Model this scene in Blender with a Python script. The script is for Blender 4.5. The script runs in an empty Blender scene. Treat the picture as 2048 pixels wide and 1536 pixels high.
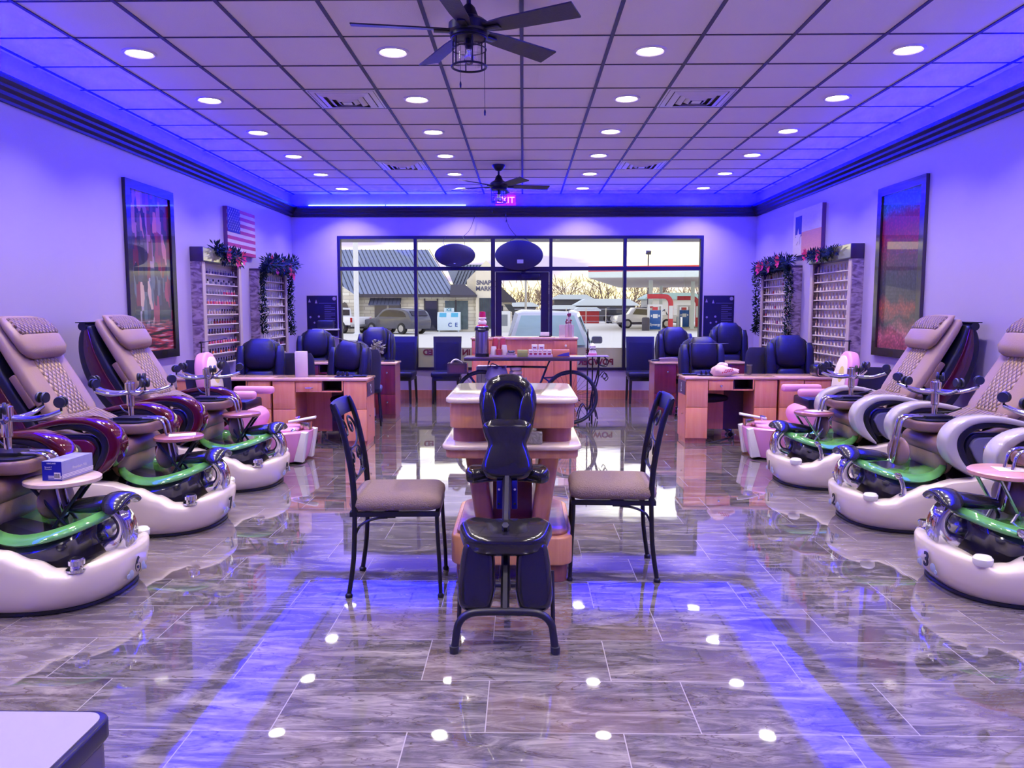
import bpy, bmesh, math, random
from mathutils import Vector, Matrix, Euler
random.seed(7)
C = bpy.context.scene.collection
PI = math.pi
sc = bpy.context.scene
# ------------------------------------------------------------------ camera
cam_data = bpy.data.cameras.new('camera'); cam = bpy.data.objects.new('camera', cam_data); C.objects.link(cam)
cam_data.sensor_fit = 'HORIZONTAL'; cam_data.sensor_width = 36.0; cam_data.lens = 36.0*1540/2048
cam.location = (0, 0, 1.46)
cam.rotation_euler = (PI/2-0.0964530227, 0, 0.0142183562)
cam_data.clip_start = 0.05; cam_data.clip_end = 600
sc.camera = cam
# ------------------------------------------------------------------ view
sc.view_settings.view_transform = 'Standard'; sc.view_settings.look = 'None'
sc.view_settings.gamma = 1.0; sc.view_settings.exposure = 0.0
try: sc.view_settings.use_curve_mapping = False
except Exception: pass
cy = sc.cycles
cy.use_denoising = True
cy.max_bounces = 7; cy.diffuse_bounces = 4; cy.glossy_bounces = 4; cy.transmission_bounces = 5; cy.transparent_max_bounces = 12
cy.sample_clamp_indirect = 6.0; cy.caustics_reflective = False; cy.caustics_refractive = False
cy.blur_glossy = 0.5
# ------------------------------------------------------------------ sky
W = bpy.data.worlds.new('sky'); sc.world = W; W.use_nodes = True
nt = W.node_tree; nt.nodes.clear()
def N(nt, t, **k):
    n = nt.nodes.new(t)
    for a, b in k.items(): setattr(n, a, b)
    return n
out = N(nt, 'ShaderNodeOutputWorld'); bg = N(nt, 'ShaderNodeBackground')
tc = N(nt, 'ShaderNodeTexCoord'); sep = N(nt, 'ShaderNodeSeparateXYZ')
nt.links.new(tc.outputs['Generated'], sep.inputs[0])
rp = N(nt, 'ShaderNodeValToRGB'); nt.links.new(sep.outputs[2], rp.inputs[0])
e = rp.color_ramp.elements
e[0].position = 0.0; e[0].color = (1.0, .80, .36, 1)
e[1].position = 0.6; e[1].color = (.50, .56, .80, 1)
m_ = rp.color_ramp.elements.new(0.07); m_.color = (1.0, .90, .42, 1)
m_ = rp.color_ramp.elements.new(0.16); m_.color = (.95, .90, .72, 1)
mp = N(nt, 'ShaderNodeMapping'); mp.inputs['Scale'].default_value = (1.6, 1.6, 11)
nt.links.new(tc.outputs['Generated'], mp.inputs[0])
nz = N(nt, 'ShaderNodeTexNoise'); nz.inputs['Scale'].default_value = 2.2; nz.inputs['Detail'].default_value = 4
nt.links.new(mp.outputs[0], nz.inputs[0])
r2 = N(nt, 'ShaderNodeValToRGB'); nt.links.new(nz.outputs[0], r2.inputs[0])
r2.color_ramp.elements[0].position = .44; r2.color_ramp.elements[1].position = .60
r2.color_ramp.elements[0].color = (0, 0, 0, 1); r2.color_ramp.elements[1].color = (.9, .9, .9, 1)
mx = N(nt, 'ShaderNodeMix', data_type='RGBA'); nt.links.new(r2.outputs[0], mx.inputs[0])
nt.links.new(rp.outputs[0], mx.inputs[6]); mx.inputs[7].default_value = (.27, .22, .42, 1)
nt.links.new(mx.outputs[2], bg.inputs[0]); bg.inputs[1].default_value = SKY = 2.8
nt.links.new(bg.outputs[0], out.inputs[0])
# ------------------------------------------------------------------ room numbers
CE = 3.31; BK = 12.6; XL = -3.75; XR = 3.75; YF = -2.2
LX = (-2.78, -.94, .91, 2.75); LY = [5.743+1.255*k for k in range(-4, 6)]
DOWN = (1.0, .89, .80)
def lamp(name, kind, loc, rot, power, col, size=.1, size_y=None, shape='DISK', spread=None):
    d = bpy.data.lights.new(name, kind); d.energy = power; d.color = col
    if kind == 'AREA':
        d.shape = shape; d.size = size
        if size_y: d.size_y = size_y
        if spread: d.spread = spread
    o = bpy.data.objects.new(name, d); C.objects.link(o); o.location = loc; o.rotation_euler = rot
    return o
# light of the blue tube lights lying in the cove above the crown moulding
BLUE = (.0, .0, 1.0)
lamp('cove_light', 'AREA', (XL+.07, 6.0, 3.13), (PI, math.radians(28), 0), 170, BLUE, .05, 12.8, 'RECTANGLE')
lamp('cove_light', 'AREA', (XR-.07, 6.0, 3.13), (PI, math.radians(-28), 0), 170, BLUE, .05, 12.8, 'RECTANGLE')
lamp('cove_light', 'AREA', (0, BK-.07, 3.13), (PI+math.radians(28), 0, 0), 200, BLUE, 7.0, .05, 'RECTANGLE')
lamp('cove_light', 'AREA', (XL+.12, 6.0, 3.135), (PI, math.radians(-20), 0), 15000, BLUE, .05, 12.8, 'RECTANGLE')
lamp('cove_light', 'AREA', (XR-.12, 6.0, 3.135), (PI, math.radians(20), 0), 15000, BLUE, .05, 12.8, 'RECTANGLE')
lamp('cove_light', 'AREA', (0, BK-.12, 3.135), (PI+math.radians(-20), 0, 0), 11000, BLUE, 7.0, .05, 'RECTANGLE')
DOWNPOWER = 15.5
# ------------------------------------------------------------------ helpers
def S(r, g, b):
    f = lambda c: (c/255/12.92) if c/255 <= .04045 else ((c/255+.055)/1.055)**2.4
    return (f(r), f(g), f(b), 1)
_M = {}
def mat(name, col, rough=.5, metal=0, spec=.5, coat=0, bump=0, bscale=40, var=.06, vscale=6, emit=None, es=0, alpha=None, trans=0, ior=1.45, stretch=None):
    if name in _M: return _M[name]
    m = bpy.data.materials.new(name); m.use_nodes = True; nt = m.node_tree
    b = nt.nodes['Principled BSDF']; _M[name] = m
    if len(col) == 3: col = (*col, 1)
    b.inputs['Roughness'].default_value = rough; b.inputs['Metallic'].default_value = metal
    b.inputs['Specular IOR Level'].default_value = spec; b.inputs['IOR'].default_value = ior
    b.inputs['Coat Weight'].default_value = coat; b.inputs['Coat Roughness'].default_value = .05
    b.inputs['Transmission Weight'].default_value = trans
    tc = N(nt, 'ShaderNodeTexCoord'); src = tc.outputs['Object']
    if stretch:
        mp = N(nt, 'ShaderNodeMapping'); mp.inputs['Scale'].default_value = stretch
        nt.links.new(src, mp.inputs[0]); src = mp.outputs[0]
    nz = N(nt, 'ShaderNodeTexNoise'); nz.inputs['Scale'].default_value = vscale; nz.inputs['Detail'].default_value = 3
    nt.links.new(src, nz.inputs[0])
    mx = N(nt, 'ShaderNodeMix', data_type='RGBA')
    mx.inputs[6].default_value = tuple(max(0, c*(1-var)) for c in col[:3])+(1,)
    mx.inputs[7].default_value = tuple(min(1, c*(1+var)) for c in col[:3])+(1,)
    nt.links.new(nz.outputs[0], mx.inputs[0]); nt.links.new(mx.outputs[2], b.inputs['Base Color'])
    if bump:
        n2 = N(nt, 'ShaderNodeTexNoise'); n2.inputs['Scale'].default_value = bscale; n2.inputs['Detail'].default_value = 3
        nt.links.new(src, n2.inputs[0])
        bp = N(nt, 'ShaderNodeBump'); bp.inputs['Strength'].default_value = bump; bp.inputs['Distance'].default_value = .01
        nt.links.new(n2.outputs[0], bp.inputs['Height']); nt.links.new(bp.outputs[0], b.inputs['Normal'])
    if emit: b.inputs['Emission Color'].default_value = (*emit[:3], 1); b.inputs['Emission Strength'].default_value = es
    if alpha is not None: b.inputs['Alpha'].default_value = alpha
    return m
def wood(name, c1, c2, rough=.35, coat=.2, axis='Z', sc_=9):
    if name in _M: return _M[name]
    m = mat(name, c1, rough, coat=coat); nt = m.node_tree; b = nt.nodes['Principled BSDF']
    tc = N(nt, 'ShaderNodeTexCoord'); mp = N(nt, 'ShaderNodeMapping')
    mp.inputs['Scale'].default_value = {'Z': (sc_, sc_, .6), 'X': (.6, sc_, sc_), 'Y': (sc_, .6, sc_)}[axis]
    nt.links.new(tc.outputs['Object'], mp.inputs[0])
    nz = N(nt, 'ShaderNodeTexNoise'); nz.inputs['Scale'].default_value = 3; nz.inputs['Detail'].default_value = 6; nz.inputs['Distortion'].default_value = .6
    nt.links.new(mp.outputs[0], nz.inputs[0])
    rp = N(nt, 'ShaderNodeValToRGB'); nt.links.new(nz.outputs[0], rp.inputs[0])
    rp.color_ramp.elements[0].position = .35; rp.color_ramp.elements[1].position = .68
    rp.color_ramp.elements[0].color = c1 if len(c1) == 4 else (*c1, 1); rp.color_ramp.elements[1].color = c2 if len(c2) == 4 else (*c2, 1)
    nt.links.new(rp.outputs[0], b.inputs['Base Color'])
    return m
class MB:
    def __init__(s): s.bm = bmesh.new(); s.mi = 0
    def _f(s, vs):
        try:
            f = s.bm.faces.new(vs); f.material_index = s.mi; return f
        except ValueError: return None
    def box(s, c, d, rot=None, bev=0, seg=2, taper=None):
        t = bmesh.new(); bmesh.ops.create_cube(t, size=1)
        for v in t.verts:
            k = 1 if not taper or v.co.z < 0 else taper
            v.co = Vector((v.co.x*d[0]*k, v.co.y*d[1]*k, v.co.z*d[2]))
        if bev:
            bmesh.ops.bevel(t, geom=t.edges[:], offset=min(bev, min(d)*.49), segments=seg, affect='EDGES', profile=.5)
        R = Euler(rot).to_matrix() if rot is not None else Matrix.Identity(3)
        mp = {}
        for v in t.verts: mp[v] = s.bm.verts.new(R @ v.co + Vector(c))
        for f in t.faces: s._f([mp[v] for v in f.verts])
        t.free(); return s
    def bb(s, x0, x1, y0, y1, z0, z1, bev=0, seg=2):
        return s.box(((x0+x1)/2, (y0+y1)/2, (z0+z1)/2), (abs(x1-x0), abs(y1-y0), abs(z1-z0)), None, bev, seg)
    def rings(s, rs, cap=True, closed=True):
        R = [[s.bm.verts.new(Vector(p)) for p in r] for r in rs]
        n = len(R[0])
        for a, b in zip(R, R[1:]):
            for i in range(n if closed else n-1):
                s._f([a[i], a[(i+1) % n], b[(i+1) % n], b[i]])
        if cap and closed:
            s._f(list(reversed(R[0]))); s._f(R[-1])
        return s
    def tube(s, pts, r, n=8, smooth=0, flat=None, cap=True):
        pts = [Vector(p) for p in pts]
        if smooth: pts = spline(pts, smooth)
        rs = []; up = None
        for i, p in enumerate(pts):
            a = pts[max(i-1, 0)]; b = pts[min(i+1, len(pts)-1)]
            t = (b-a)
            if t.length < 1e-9: t = Vector((0, 0, 1))
            t.normalize()
            if up is None:
                up = Vector((0, 0, 1)) if abs(t.z) < .9 else Vector((1, 0, 0))
            u = t.cross(up)
            if u.length < 1e-6: u = t.orthogonal()
            u.normalize(); w = u.cross(t).normalized(); up = w
            rr = r(i/(len(pts)-1)) if callable(r) else r
            ra, rb = (rr, rr) if flat is None else (rr, rr*flat)
            rs.append([p+u*math.cos(2*PI*k/n)*ra+w*math.sin(2*PI*k/n)*rb for k in range(n)])
        return s.rings(rs, cap)
    def lathe(s, prof, c=(0, 0, 0), n=20, rot=None, sx=1, sy=1, cap=True):
        R = Euler(rot).to_matrix() if rot is not None else Matrix.Identity(3)
        c = Vector(c)
        rs = [[R @ Vector((r*sx*math.cos(2*PI*k/n), r*sy*math.sin(2*PI*k/n), z))+c for k in range(n)] for r, z in prof]
        return s.rings(rs, cap)
    def prism(s, poly, a, b, plane='XZ', bev=0, seg=2):
        def P(u, v, w): return {'XZ': (u, w, v), 'XY': (u, v, w), 'YZ': (w, u, v)}[plane]
        t = bmesh.new()
        A = [t.verts.new(P(u, v, a)) for u, v in poly]; B = [t.verts.new(P(u, v, b)) for u, v in poly]
        n = len(poly); t.faces.new(A); t.faces.new(list(reversed(B)))
        for i in range(n): t.faces.new([A[i], B[i], B[(i+1) % n], A[(i+1) % n]])
        bmesh.ops.recalc_face_normals(t, faces=t.faces[:])
        if bev:
            es = [e_ for e_ in t.edges if (e_.verts[0] in A) == (e_.verts[1] in A)]
            bmesh.ops.bevel(t, geom=es, offset=bev, segments=seg, affect='EDGES', profile=.5)
        mp = {}
        for v in t.verts: mp[v] = s.bm.verts.new(v.co)
        for f in t.faces: s._f([mp[v] for v in f.verts])
        t.free(); return s
    def ribbon(s, pts, th, a, b, bev=.01, k=6):
        """a curved band in the XZ plane with its own thickness at each point, from y=a to y=b"""
        c = spline([Vector((p[0], p[1], t)) for p, t in zip(pts, th)], k); rs = []
        a, b = min(a, b), max(a, b)
        for i, p in enumerate(c):
            q = c[max(i-1, 0)]; r = c[min(i+1, len(c)-1)]; d = Vector((r.x-q.x, r.y-q.y)).normalized(); n = (-d.y, d.x)
            h = max(p.z/2, .002); e = min(bev, h*.6); m = min(bev, (b-a)*.3)
            rs.append([(p.x+n[0]*u, y, p.y+n[1]*u) for u, y in ((-h+e, a), (h-e, a), (h-e*.3, a+m*.3), (h, a+m), (h, b-m), (h-e*.3, b-m*.3), (h-e, b), (-h+e, b), (-h+e*.3, b-m*.3), (-h, b-m), (-h, a+m), (-h+e*.3, a+m*.3))])
        return s.rings(rs)
    def ball(s, c, d, nu=16, nv=10, rot=None):
        prof = [(max(1e-4, math.sin(PI*k/nv)), -math.cos(PI*k/nv)) for k in range(nv+1)]
        R = Euler(rot).to_matrix() if rot is not None else Matrix.Identity(3)
        c = Vector(c)
        return s.rings([[R @ Vector((r*d[0]*math.cos(2*PI*k/nu), r*d[1]*math.sin(2*PI*k/nu), z*d[2]))+c for k in range(nu)] for r, z in prof])
    def torus(s, c, R_, r, n=40, m=8, rot=None):
        Rm = Euler(rot).to_matrix() if rot is not None else Matrix.Identity(3)
        c = Vector(c); rs = []
        for i in range(n+1):
            a = 2*PI*i/n
            rs.append([Rm @ Vector(((R_+r*math.cos(2*PI*k/m))*math.cos(a), (R_+r*math.cos(2*PI*k/m))*math.sin(a), r*math.sin(2*PI*k/m)))+c for k in range(m)])
        return s.rings(rs, False)
    def quad(s, a, b, c, d): s._f([s.bm.verts.new(Vector(p)) for p in (a, b, c, d)]); return s
def spline(pts, k):
    o = []
    n = len(pts)
    for i in range(n-1):
        p0 = pts[max(i-1, 0)]; p1 = pts[i]; p2 = pts[i+1]; p3 = pts[min(i+2, n-1)]
        for j in range(k):
            t = j/k
            o.append(.5*((2*p1)+(p2-p0)*t+(2*p0-5*p1+4*p2-p3)*t*t+(3*p1-p0-3*p2+p3)*t**3))
    o.append(pts[-1]); return o
def sp2(pts, k=6):
    return [(v.x, v.y) for v in spline([Vector((a, b, 0)) for a, b in pts], k)]
def band(pts, th, k=6):
    """closed outline of a curved band round a centre line; th = thickness per control point"""
    c = spline([Vector((a, b, t)) for (a, b), t in zip(pts, th)], k); L = []; R = []
    for i, p in enumerate(c):
        a = c[max(i-1, 0)]; b = c[min(i+1, len(c)-1)]; d = Vector((b.x-a.x, b.y-a.y)).normalized()
        L.append((p.x-d.y*p.z/2, p.y+d.x*p.z/2)); R.append((p.x+d.y*p.z/2, p.y-d.x*p.z/2))
    return L+R[::-1]
def rrect(w, h, r, n=5, cx=0, cy=0):
    o = []
    for sx, sy, a0 in ((1, 1, 0), (-1, 1, 90), (-1, -1, 180), (1, -1, 270)):
        for k in range(n+1):
            a = math.radians(a0+90*k/n); o.append((cx+sx*(w/2-r)+r*math.cos(a), cy+sy*(h/2-r)+r*math.sin(a)))
    return o
def obj(name, mb, m, parent=None, loc=None, rot=None, angle=38, sub=0):
    me = bpy.data.meshes.new(name)
    bmesh.ops.recalc_face_normals(mb.bm, faces=mb.bm.faces[:])
    mb.bm.to_mesh(me); mb.bm.free()
    for x in (m if isinstance(m, (list, tuple)) else [m]): me.materials.append(x)
    me.polygons.foreach_set('use_smooth', [True]*len(me.polygons))
    try: me.set_sharp_from_angle(angle=math.radians(angle))
    except Exception: pass
    o = bpy.data.objects.new(name, me); C.objects.link(o)
    if parent: o.parent = parent
    if loc: o.location = loc
    if rot: o.rotation_euler = rot
    if sub:
        md = o.modifiers.new('sub', 'SUBSURF'); md.levels = sub; md.render_levels = sub
    return o
def tag(o, label=None, cat=None, group=None, kind=None):
    if label: o['label'] = label
    if cat: o['category'] = cat
    if group: o['group'] = group
    if kind: o['kind'] = kind
    return o
def thing(name, label, cat, loc=(0, 0, 0), rz=0, group=None):
    o = bpy.data.objects.new(name, None); C.objects.link(o); o.empty_display_size = .1
    o.location = loc; o.rotation_euler = (0, 0, rz)
    return tag(o, label, cat, group)
def struct(name, mb, m, parent=None, **k):
    o = obj(name, mb, m, parent, **k)
    if not parent: o['kind'] = 'structure'
    return o
def dup(root, loc, rz, label=None, group=None, tf=None):
    r = root.copy(); C.objects.link(r); r.location = loc; r.rotation_euler = (0, 0, rz)
    if label: r['label'] = label
    if group: r['group'] = group
    for ch in list(root.children):
        c = ch.copy(); C.objects.link(c); c.parent = r
        if tf: tf(c)
        for g in list(ch.children):
            d = g.copy(); C.objects.link(d); d.parent = c
            if tf: tf(d)
    return r
def text(name, body, m, parent, loc, rot, size, ext=.001, mirror=False, align='CENTER', bold=0):
    cu = bpy.data.curves.new(name, 'FONT'); cu.body = body; cu.size = size; cu.extrude = ext; cu.offset = bold
    cu.align_x = align; cu.align_y = 'CENTER'; cu.materials.append(m)
    o = bpy.data.objects.new(name, cu); C.objects.link(o)
    if parent: o.parent = parent
    o.location = loc; o.rotation_euler = rot
    bpy.context.view_layer.update()
    me = bpy.data.meshes.new_from_object(o); bpy.data.objects.remove(o); bpy.data.curves.remove(cu)
    if not me.materials: me.materials.append(m)
    me.name = name
    if mirror:
        for v in me.vertices: v.co.x = -v.co.x
    o = bpy.data.objects.new(name, me); C.objects.link(o)
    if parent: o.parent = parent
    o.location = loc; o.rotation_euler = rot
    return o
# common materials
black = mat('black_plastic', (.012, .012, .014), .35)
blackmetal = mat('black_metal', (.012, .011, .014), .38, metal=.3)
leather = mat('black_leather', (.014, .012, .016), .28, bump=.25, bscale=60)
vinyl = mat('shiny_black_vinyl', (.012, .011, .013), .16, bump=.15, bscale=18, coat=.4)
chrome = mat('chrome', (.82, .82, .85), .07, metal=1, var=.01)
steel = mat('brushed_steel', (.6, .6, .62), .25, metal=1, var=.03)
white = mat('white_gloss', (.80, .78, .80), .25, coat=.3, var=.02)
tan = mat('tan_leather', S(164, 134, 106), .40, bump=.12, bscale=90, var=.05)
# ------------------------------------------------------------------ room
def floor_mat():
    m = bpy.data.materials.new('polished_marble_tile'); m.use_nodes = True; nt = m.node_tree; b = nt.nodes['Principled BSDF']
    L = nt.links.new
    tc = N(nt, 'ShaderNodeTexCoord'); br = N(nt, 'ShaderNodeTexBrick')
    mp0 = N(nt, 'ShaderNodeMapping'); mp0.inputs['Location'].default_value = (.13, .085, 0); L(tc.outputs['Object'], mp0.inputs[0])
    L(mp0.outputs[0], br.inputs[0]); br.offset = .36; br.squash = 1
    br.inputs['Scale'].default_value = 1; br.inputs['Brick Width'].default_value = .75; br.inputs['Row Height'].default_value = .375
    br.inputs['Mortar Size'].default_value = .0022; br.inputs['Mortar Smooth'].default_value = .1; br.inputs['Bias'].default_value = 0
    br.inputs['Color1'].default_value = (0, 0, 0, 1); br.inputs['Color2'].default_value = (1, 1, 1, 1); br.inputs['Mortar'].default_value = (.5, .5, .5, 1)
    # per tile shift of the veins
    sh = N(nt, 'ShaderNodeVectorMath', operation='SCALE'); L(br.outputs['Color'], sh.inputs[0]); sh.inputs['Scale'].default_value = 9.0
    ad = N(nt, 'ShaderNodeVectorMath', operation='ADD'); L(tc.outputs['Object'], ad.inputs[0]); L(sh.outputs[0], ad.inputs[1])
    mp = N(nt, 'ShaderNodeMapping'); mp.inputs['Rotation'].default_value = (0, 0, .35); mp.inputs['Scale'].default_value = (1.5, 6.5, 1); L(ad.outputs[0], mp.inputs[0])
    n1 = N(nt, 'ShaderNodeTexNoise'); n1.inputs['Scale'].default_value = 1.7; n1.inputs['Detail'].default_value = 9; n1.inputs['Roughness'].default_value = .70; n1.inputs['Distortion'].default_value = 1.3
    L(mp.outputs[0], n1.inputs[0])
    rp = N(nt, 'ShaderNodeValToRGB'); L(n1.outputs[0], rp.inputs[0])
    rp.color_ramp.elements[0].position = .30; rp.color_ramp.elements[0].color = S(78, 72, 84)
    rp.color_ramp.elements[1].position = .72; rp.color_ramp.elements[1].color = S(226, 216, 212)
    q = rp.color_ramp.elements.new(.47); q.color = S(132, 124, 134)
    q = rp.color_ramp.elements.new(.57); q.color = S(174, 164, 170)
    n2 = N(nt, 'ShaderNodeTexNoise'); n2.inputs['Scale'].default_value = 1.1; n2.inputs['Detail'].default_value = 5; n2.inputs['Distortion'].default_value = 2.2
    L(mp.outputs[0], n2.inputs[0])
    a1 = N(nt, 'ShaderNodeMath', operation='SUBTRACT'); L(n2.outputs[0], a1.inputs[0]); a1.inputs[1].default_value = .5
    a2 = N(nt, 'ShaderNodeMath', operation='ABSOLUTE'); L(a1.outputs[0], a2.inputs[0])
    a3 = N(nt, 'ShaderNodeMapRange'); L(a2.outputs[0], a3.inputs[0]); a3.inputs[1].default_value = 0; a3.inputs[2].default_value = .018; a3.inputs[3].default_value = .75; a3.inputs[4].default_value = 0
    v = N(nt, 'ShaderNodeMix', data_type='RGBA'); L(a3.outputs[0], v.inputs[0]); L(rp.outputs[0], v.inputs[6]); v.inputs[7].default_value = S(96, 80, 84)
    n3 = N(nt, 'ShaderNodeTexNoise'); n3.inputs['Scale'].default_value = 1.3; n3.inputs['Detail'].default_value = 2; L(ad.outputs[0], n3.inputs[0])
    r3 = N(nt, 'ShaderNodeMapRange'); L(n3.outputs[0], r3.inputs[0]); r3.inputs[1].default_value = .52; r3.inputs[2].default_value = .72; r3.inputs[4].default_value = .25
    w = N(nt, 'ShaderNodeMix', data_type='RGBA'); L(r3.outputs[0], w.inputs[0]); L(v.outputs[2], w.inputs[6]); w.inputs[7].default_value = S(196, 160, 142)
    # grout
    g = N(nt, 'ShaderNodeMix', data_type='RGBA'); L(br.outputs['Fac'], g.inputs[0]); L(w.outputs[2], g.inputs[6]); g.inputs[7].default_value = S(196, 186, 192)
    dk = N(nt, 'ShaderNodeMix', data_type='RGBA', blend_type='MULTIPLY'); dk.inputs[0].default_value = 1; L(g.outputs[2], dk.inputs[6]); dk.inputs[7].default_value = (.52, .52, .54, 1)
    L(dk.outputs[2], b.inputs['Base Color'])
    rr = N(nt, 'ShaderNodeMapRange'); L(br.outputs['Fac'], rr.inputs[0]); rr.inputs[3].default_value = .035; rr.inputs[4].default_value = .4
    L(rr.outputs[0], b.inputs['Roughness'])
    # slight waviness of the polished tiles, each tile tilted a hair differently
    n4 = N(nt, 'ShaderNodeTexNoise'); n4.inputs['Scale'].default_value = 3.2; n4.inputs['Detail'].default_value = 1; L(ad.outputs[0], n4.inputs[0])
    bp = N(nt, 'ShaderNodeBump'); bp.inputs['Strength'].default_value = .12; bp.inputs['Distance'].default_value = .012; L(n4.outputs[0], bp.inputs['Height'])
    L(bp.outputs[0], b.inputs['Normal'])
    b.inputs['Specular IOR Level'].default_value = .5; b.inputs['IOR'].default_value = 1.6; b.inputs['Coat Weight'].default_value = 1; b.inputs['Coat Roughness'].default_value = .02; b.inputs['Coat IOR'].default_value = 1.5
    return m
struct('floor', MB().bb(XL-.12, XR+.12, YF, BK+.12, -.1, 0), floor_mat())
wallm = mat('wall_paint', S(186, 170, 224), .3, var=.01, bump=.04, bscale=30)
ceilm = mat('ceiling_tile', S(232, 222, 228), .8, var=.02, bump=.3, bscale=220)
gridm = mat('ceiling_grid_metal', S(50, 44, 50), .55)
crownm = mat('crown_dark_wood', S(22, 14, 24), .4, coat=.1)
framem = mat('window_dark_frame', S(34, 26, 38), .4, metal=.3)
basem = wood('baseboard_wood', S(170, 104, 70), S(196, 128, 92))
struct('wall_left', MB().bb(XL-.12, XL, YF, BK, 0, CE), wallm)
struct('wall_right', MB().bb(XR, XR+.12, YF, BK, 0, CE), wallm)
struct('wall_front', MB().bb(XL-.12, XR+.12, YF-.12, YF, 0, CE), wallm)
WX0, WX1, WZ0, WZ1 = -3.01, 2.905, .47, 2.645
b = MB().bb(XL-.12, WX0, BK, BK+.12, 0, CE).bb(WX1, XR+.12, BK, BK+.12, 0, CE).bb(WX0, WX1, BK, BK+.12, WZ1, CE)
b.bb(WX0, -.50, BK, BK+.12, 0, WZ0).bb(.44, WX1, BK, BK+.12, 0, WZ0)
struct('wall_back', b, wallm)
struct('ceiling', MB().bb(XL-.12, XR+.12, YF-.12, BK+.12, CE, CE+.1), ceilm)
b = MB()
for i in range(-6, 7):
    x = -.012+.614*i
    if XL < x < XR: b.bb(x-.013, x+.013, YF, BK, CE-.006, CE)
for k in range(-11, 13):
    y = 4.80+.6255*k
    if YF < y < BK: b.bb(XL, XR, y-.0075, y+.0075, CE-.005, CE)
struct('trim_1', b, gridm)
# crown moulding: stepped profile, with a thin light bead on its lower edge
prof = [(0, 2.945), (.018, 2.945), (.022, 2.965), (.05, 2.985), (.055, 3.01), (.085, 3.03), (.09, 3.05), (.125, 3.07), (.13, 3.105), (.118, 3.108), (.115, 3.085), (0, 3.085)]
struct('trim_2', MB().prism([(XL+d, z) for d, z in prof], YF, BK, 'XZ'), crownm)
struct('trim_3', MB().prism([(XR-d, z) for d, z in prof], YF, BK, 'XZ'), crownm)
struct('trim_4', MB().prism([(BK-d, z) for d, z in prof], XL+.01, XR-.01, 'YZ'), crownm)
# baseboards
struct('baseboard_back', MB().bb(XL, -.52, BK-.015, BK, 0, .14).bb(.46, XR, BK-.015, BK, 0, .14), basem)
struct('baseboard_left', MB().bb(XL, XL+.015, YF, BK-.02, 0, .14), basem)
struct('baseboard_right', MB().bb(XR-.015, XR, YF, BK-.02, 0, .14), basem)
# the tube lights themselves
tubeb = mat('blue_tube_light', (.1, .2, 1), .4, emit=(.16, .30, 1.0), es=9)
tubev = mat('pale_tube_light', (.3, .2, 1), .4, emit=(.30, .22, 1.0), es=1.6)
for i, (x0, x1) in enumerate([(-3.45, -2.22), (-2.20, -.92)]):
    t = thing('tube_light', ['blue glowing tube light in the back cove, left end by the corner', 'blue glowing tube light in the back cove, ending near the exit sign'][i], 'light', ((x0+x1)/2, BK-.045, 3.10), 0, 'tube lights in the ceiling cove')
    obj('tube', MB().tube([(x0-(x0+x1)/2, 0, .022), (x1-(x0+x1)/2, 0, .022)], .011, 8), tubeb, t)
    obj('batten', MB().bb(x0-(x0+x1)/2, x1-(x0+x1)/2, -.015, .03, -.012, .01), white, t)
for sgn, X, side in ((1, XL, 'left'), (-1, XR, 'right')):
    for i in range(8):
        y0 = 2.6+i*1.22
        t = thing('tube_light', 'thin tube light lying in the %s cove, %s from the back wall' % (side, ['eighth', 'seventh', 'sixth', 'fifth', 'fourth', 'third', 'second', 'first'][i]), 'light', (X+sgn*.05, y0+.6, 3.10), 0, 'tube lights in the ceiling cove')
        obj('batten', MB().bb(-.015, .015, -.59, .59, -.012, .01), white, t)
        obj('tube', MB().tube([(0, -.58, .022), (0, .58, .022)], .011, 8), tubev, t)
# ---- storefront window
gl = bpy.data.materials.new('window_glass'); gl.use_nodes = True; nt = gl.node_tree; nt.nodes.clear()
o_ = N(nt, 'ShaderNodeOutputMaterial'); tr = N(nt, 'ShaderNodeBsdfTransparent'); gs = N(nt, 'ShaderNodeBsdfGlossy'); gs.inputs['Roughness'].default_value = .01
ms = N(nt, 'ShaderNodeMixShader'); fr = N(nt, 'ShaderNodeFresnel'); fr.inputs[0].default_value = 1.5
bf_ = N(nt, 'ShaderNodeNewGeometry'); sb_ = N(nt, 'ShaderNodeMath', operation='MULTIPLY_ADD'); nt.links.new(bf_.outputs['Backfacing'], sb_.inputs[0]); sb_.inputs[1].default_value = -1; sb_.inputs[2].default_value = 1
mb_ = N(nt, 'ShaderNodeMath', operation='MULTIPLY'); nt.links.new(fr.outputs[0], mb_.inputs[0]); nt.links.new(sb_.outputs[0], mb_.inputs[1]); nt.links.new(mb_.outputs[0], ms.inputs[0]); nt.links.new(tr.outputs[0], ms.inputs[1]); nt.links.new(gs.outputs[0], ms.inputs[2]); nt.links.new(ms.outputs[0], o_.inputs[0])
tr.inputs[0].default_value = (.93, .95, .95, 1)
MU = [(-3.01, -2.965), (-1.77, -1.72), (-.52, -.455), (.425, .475), (1.623, 1.672), (2.86, 2.905)]
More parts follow.
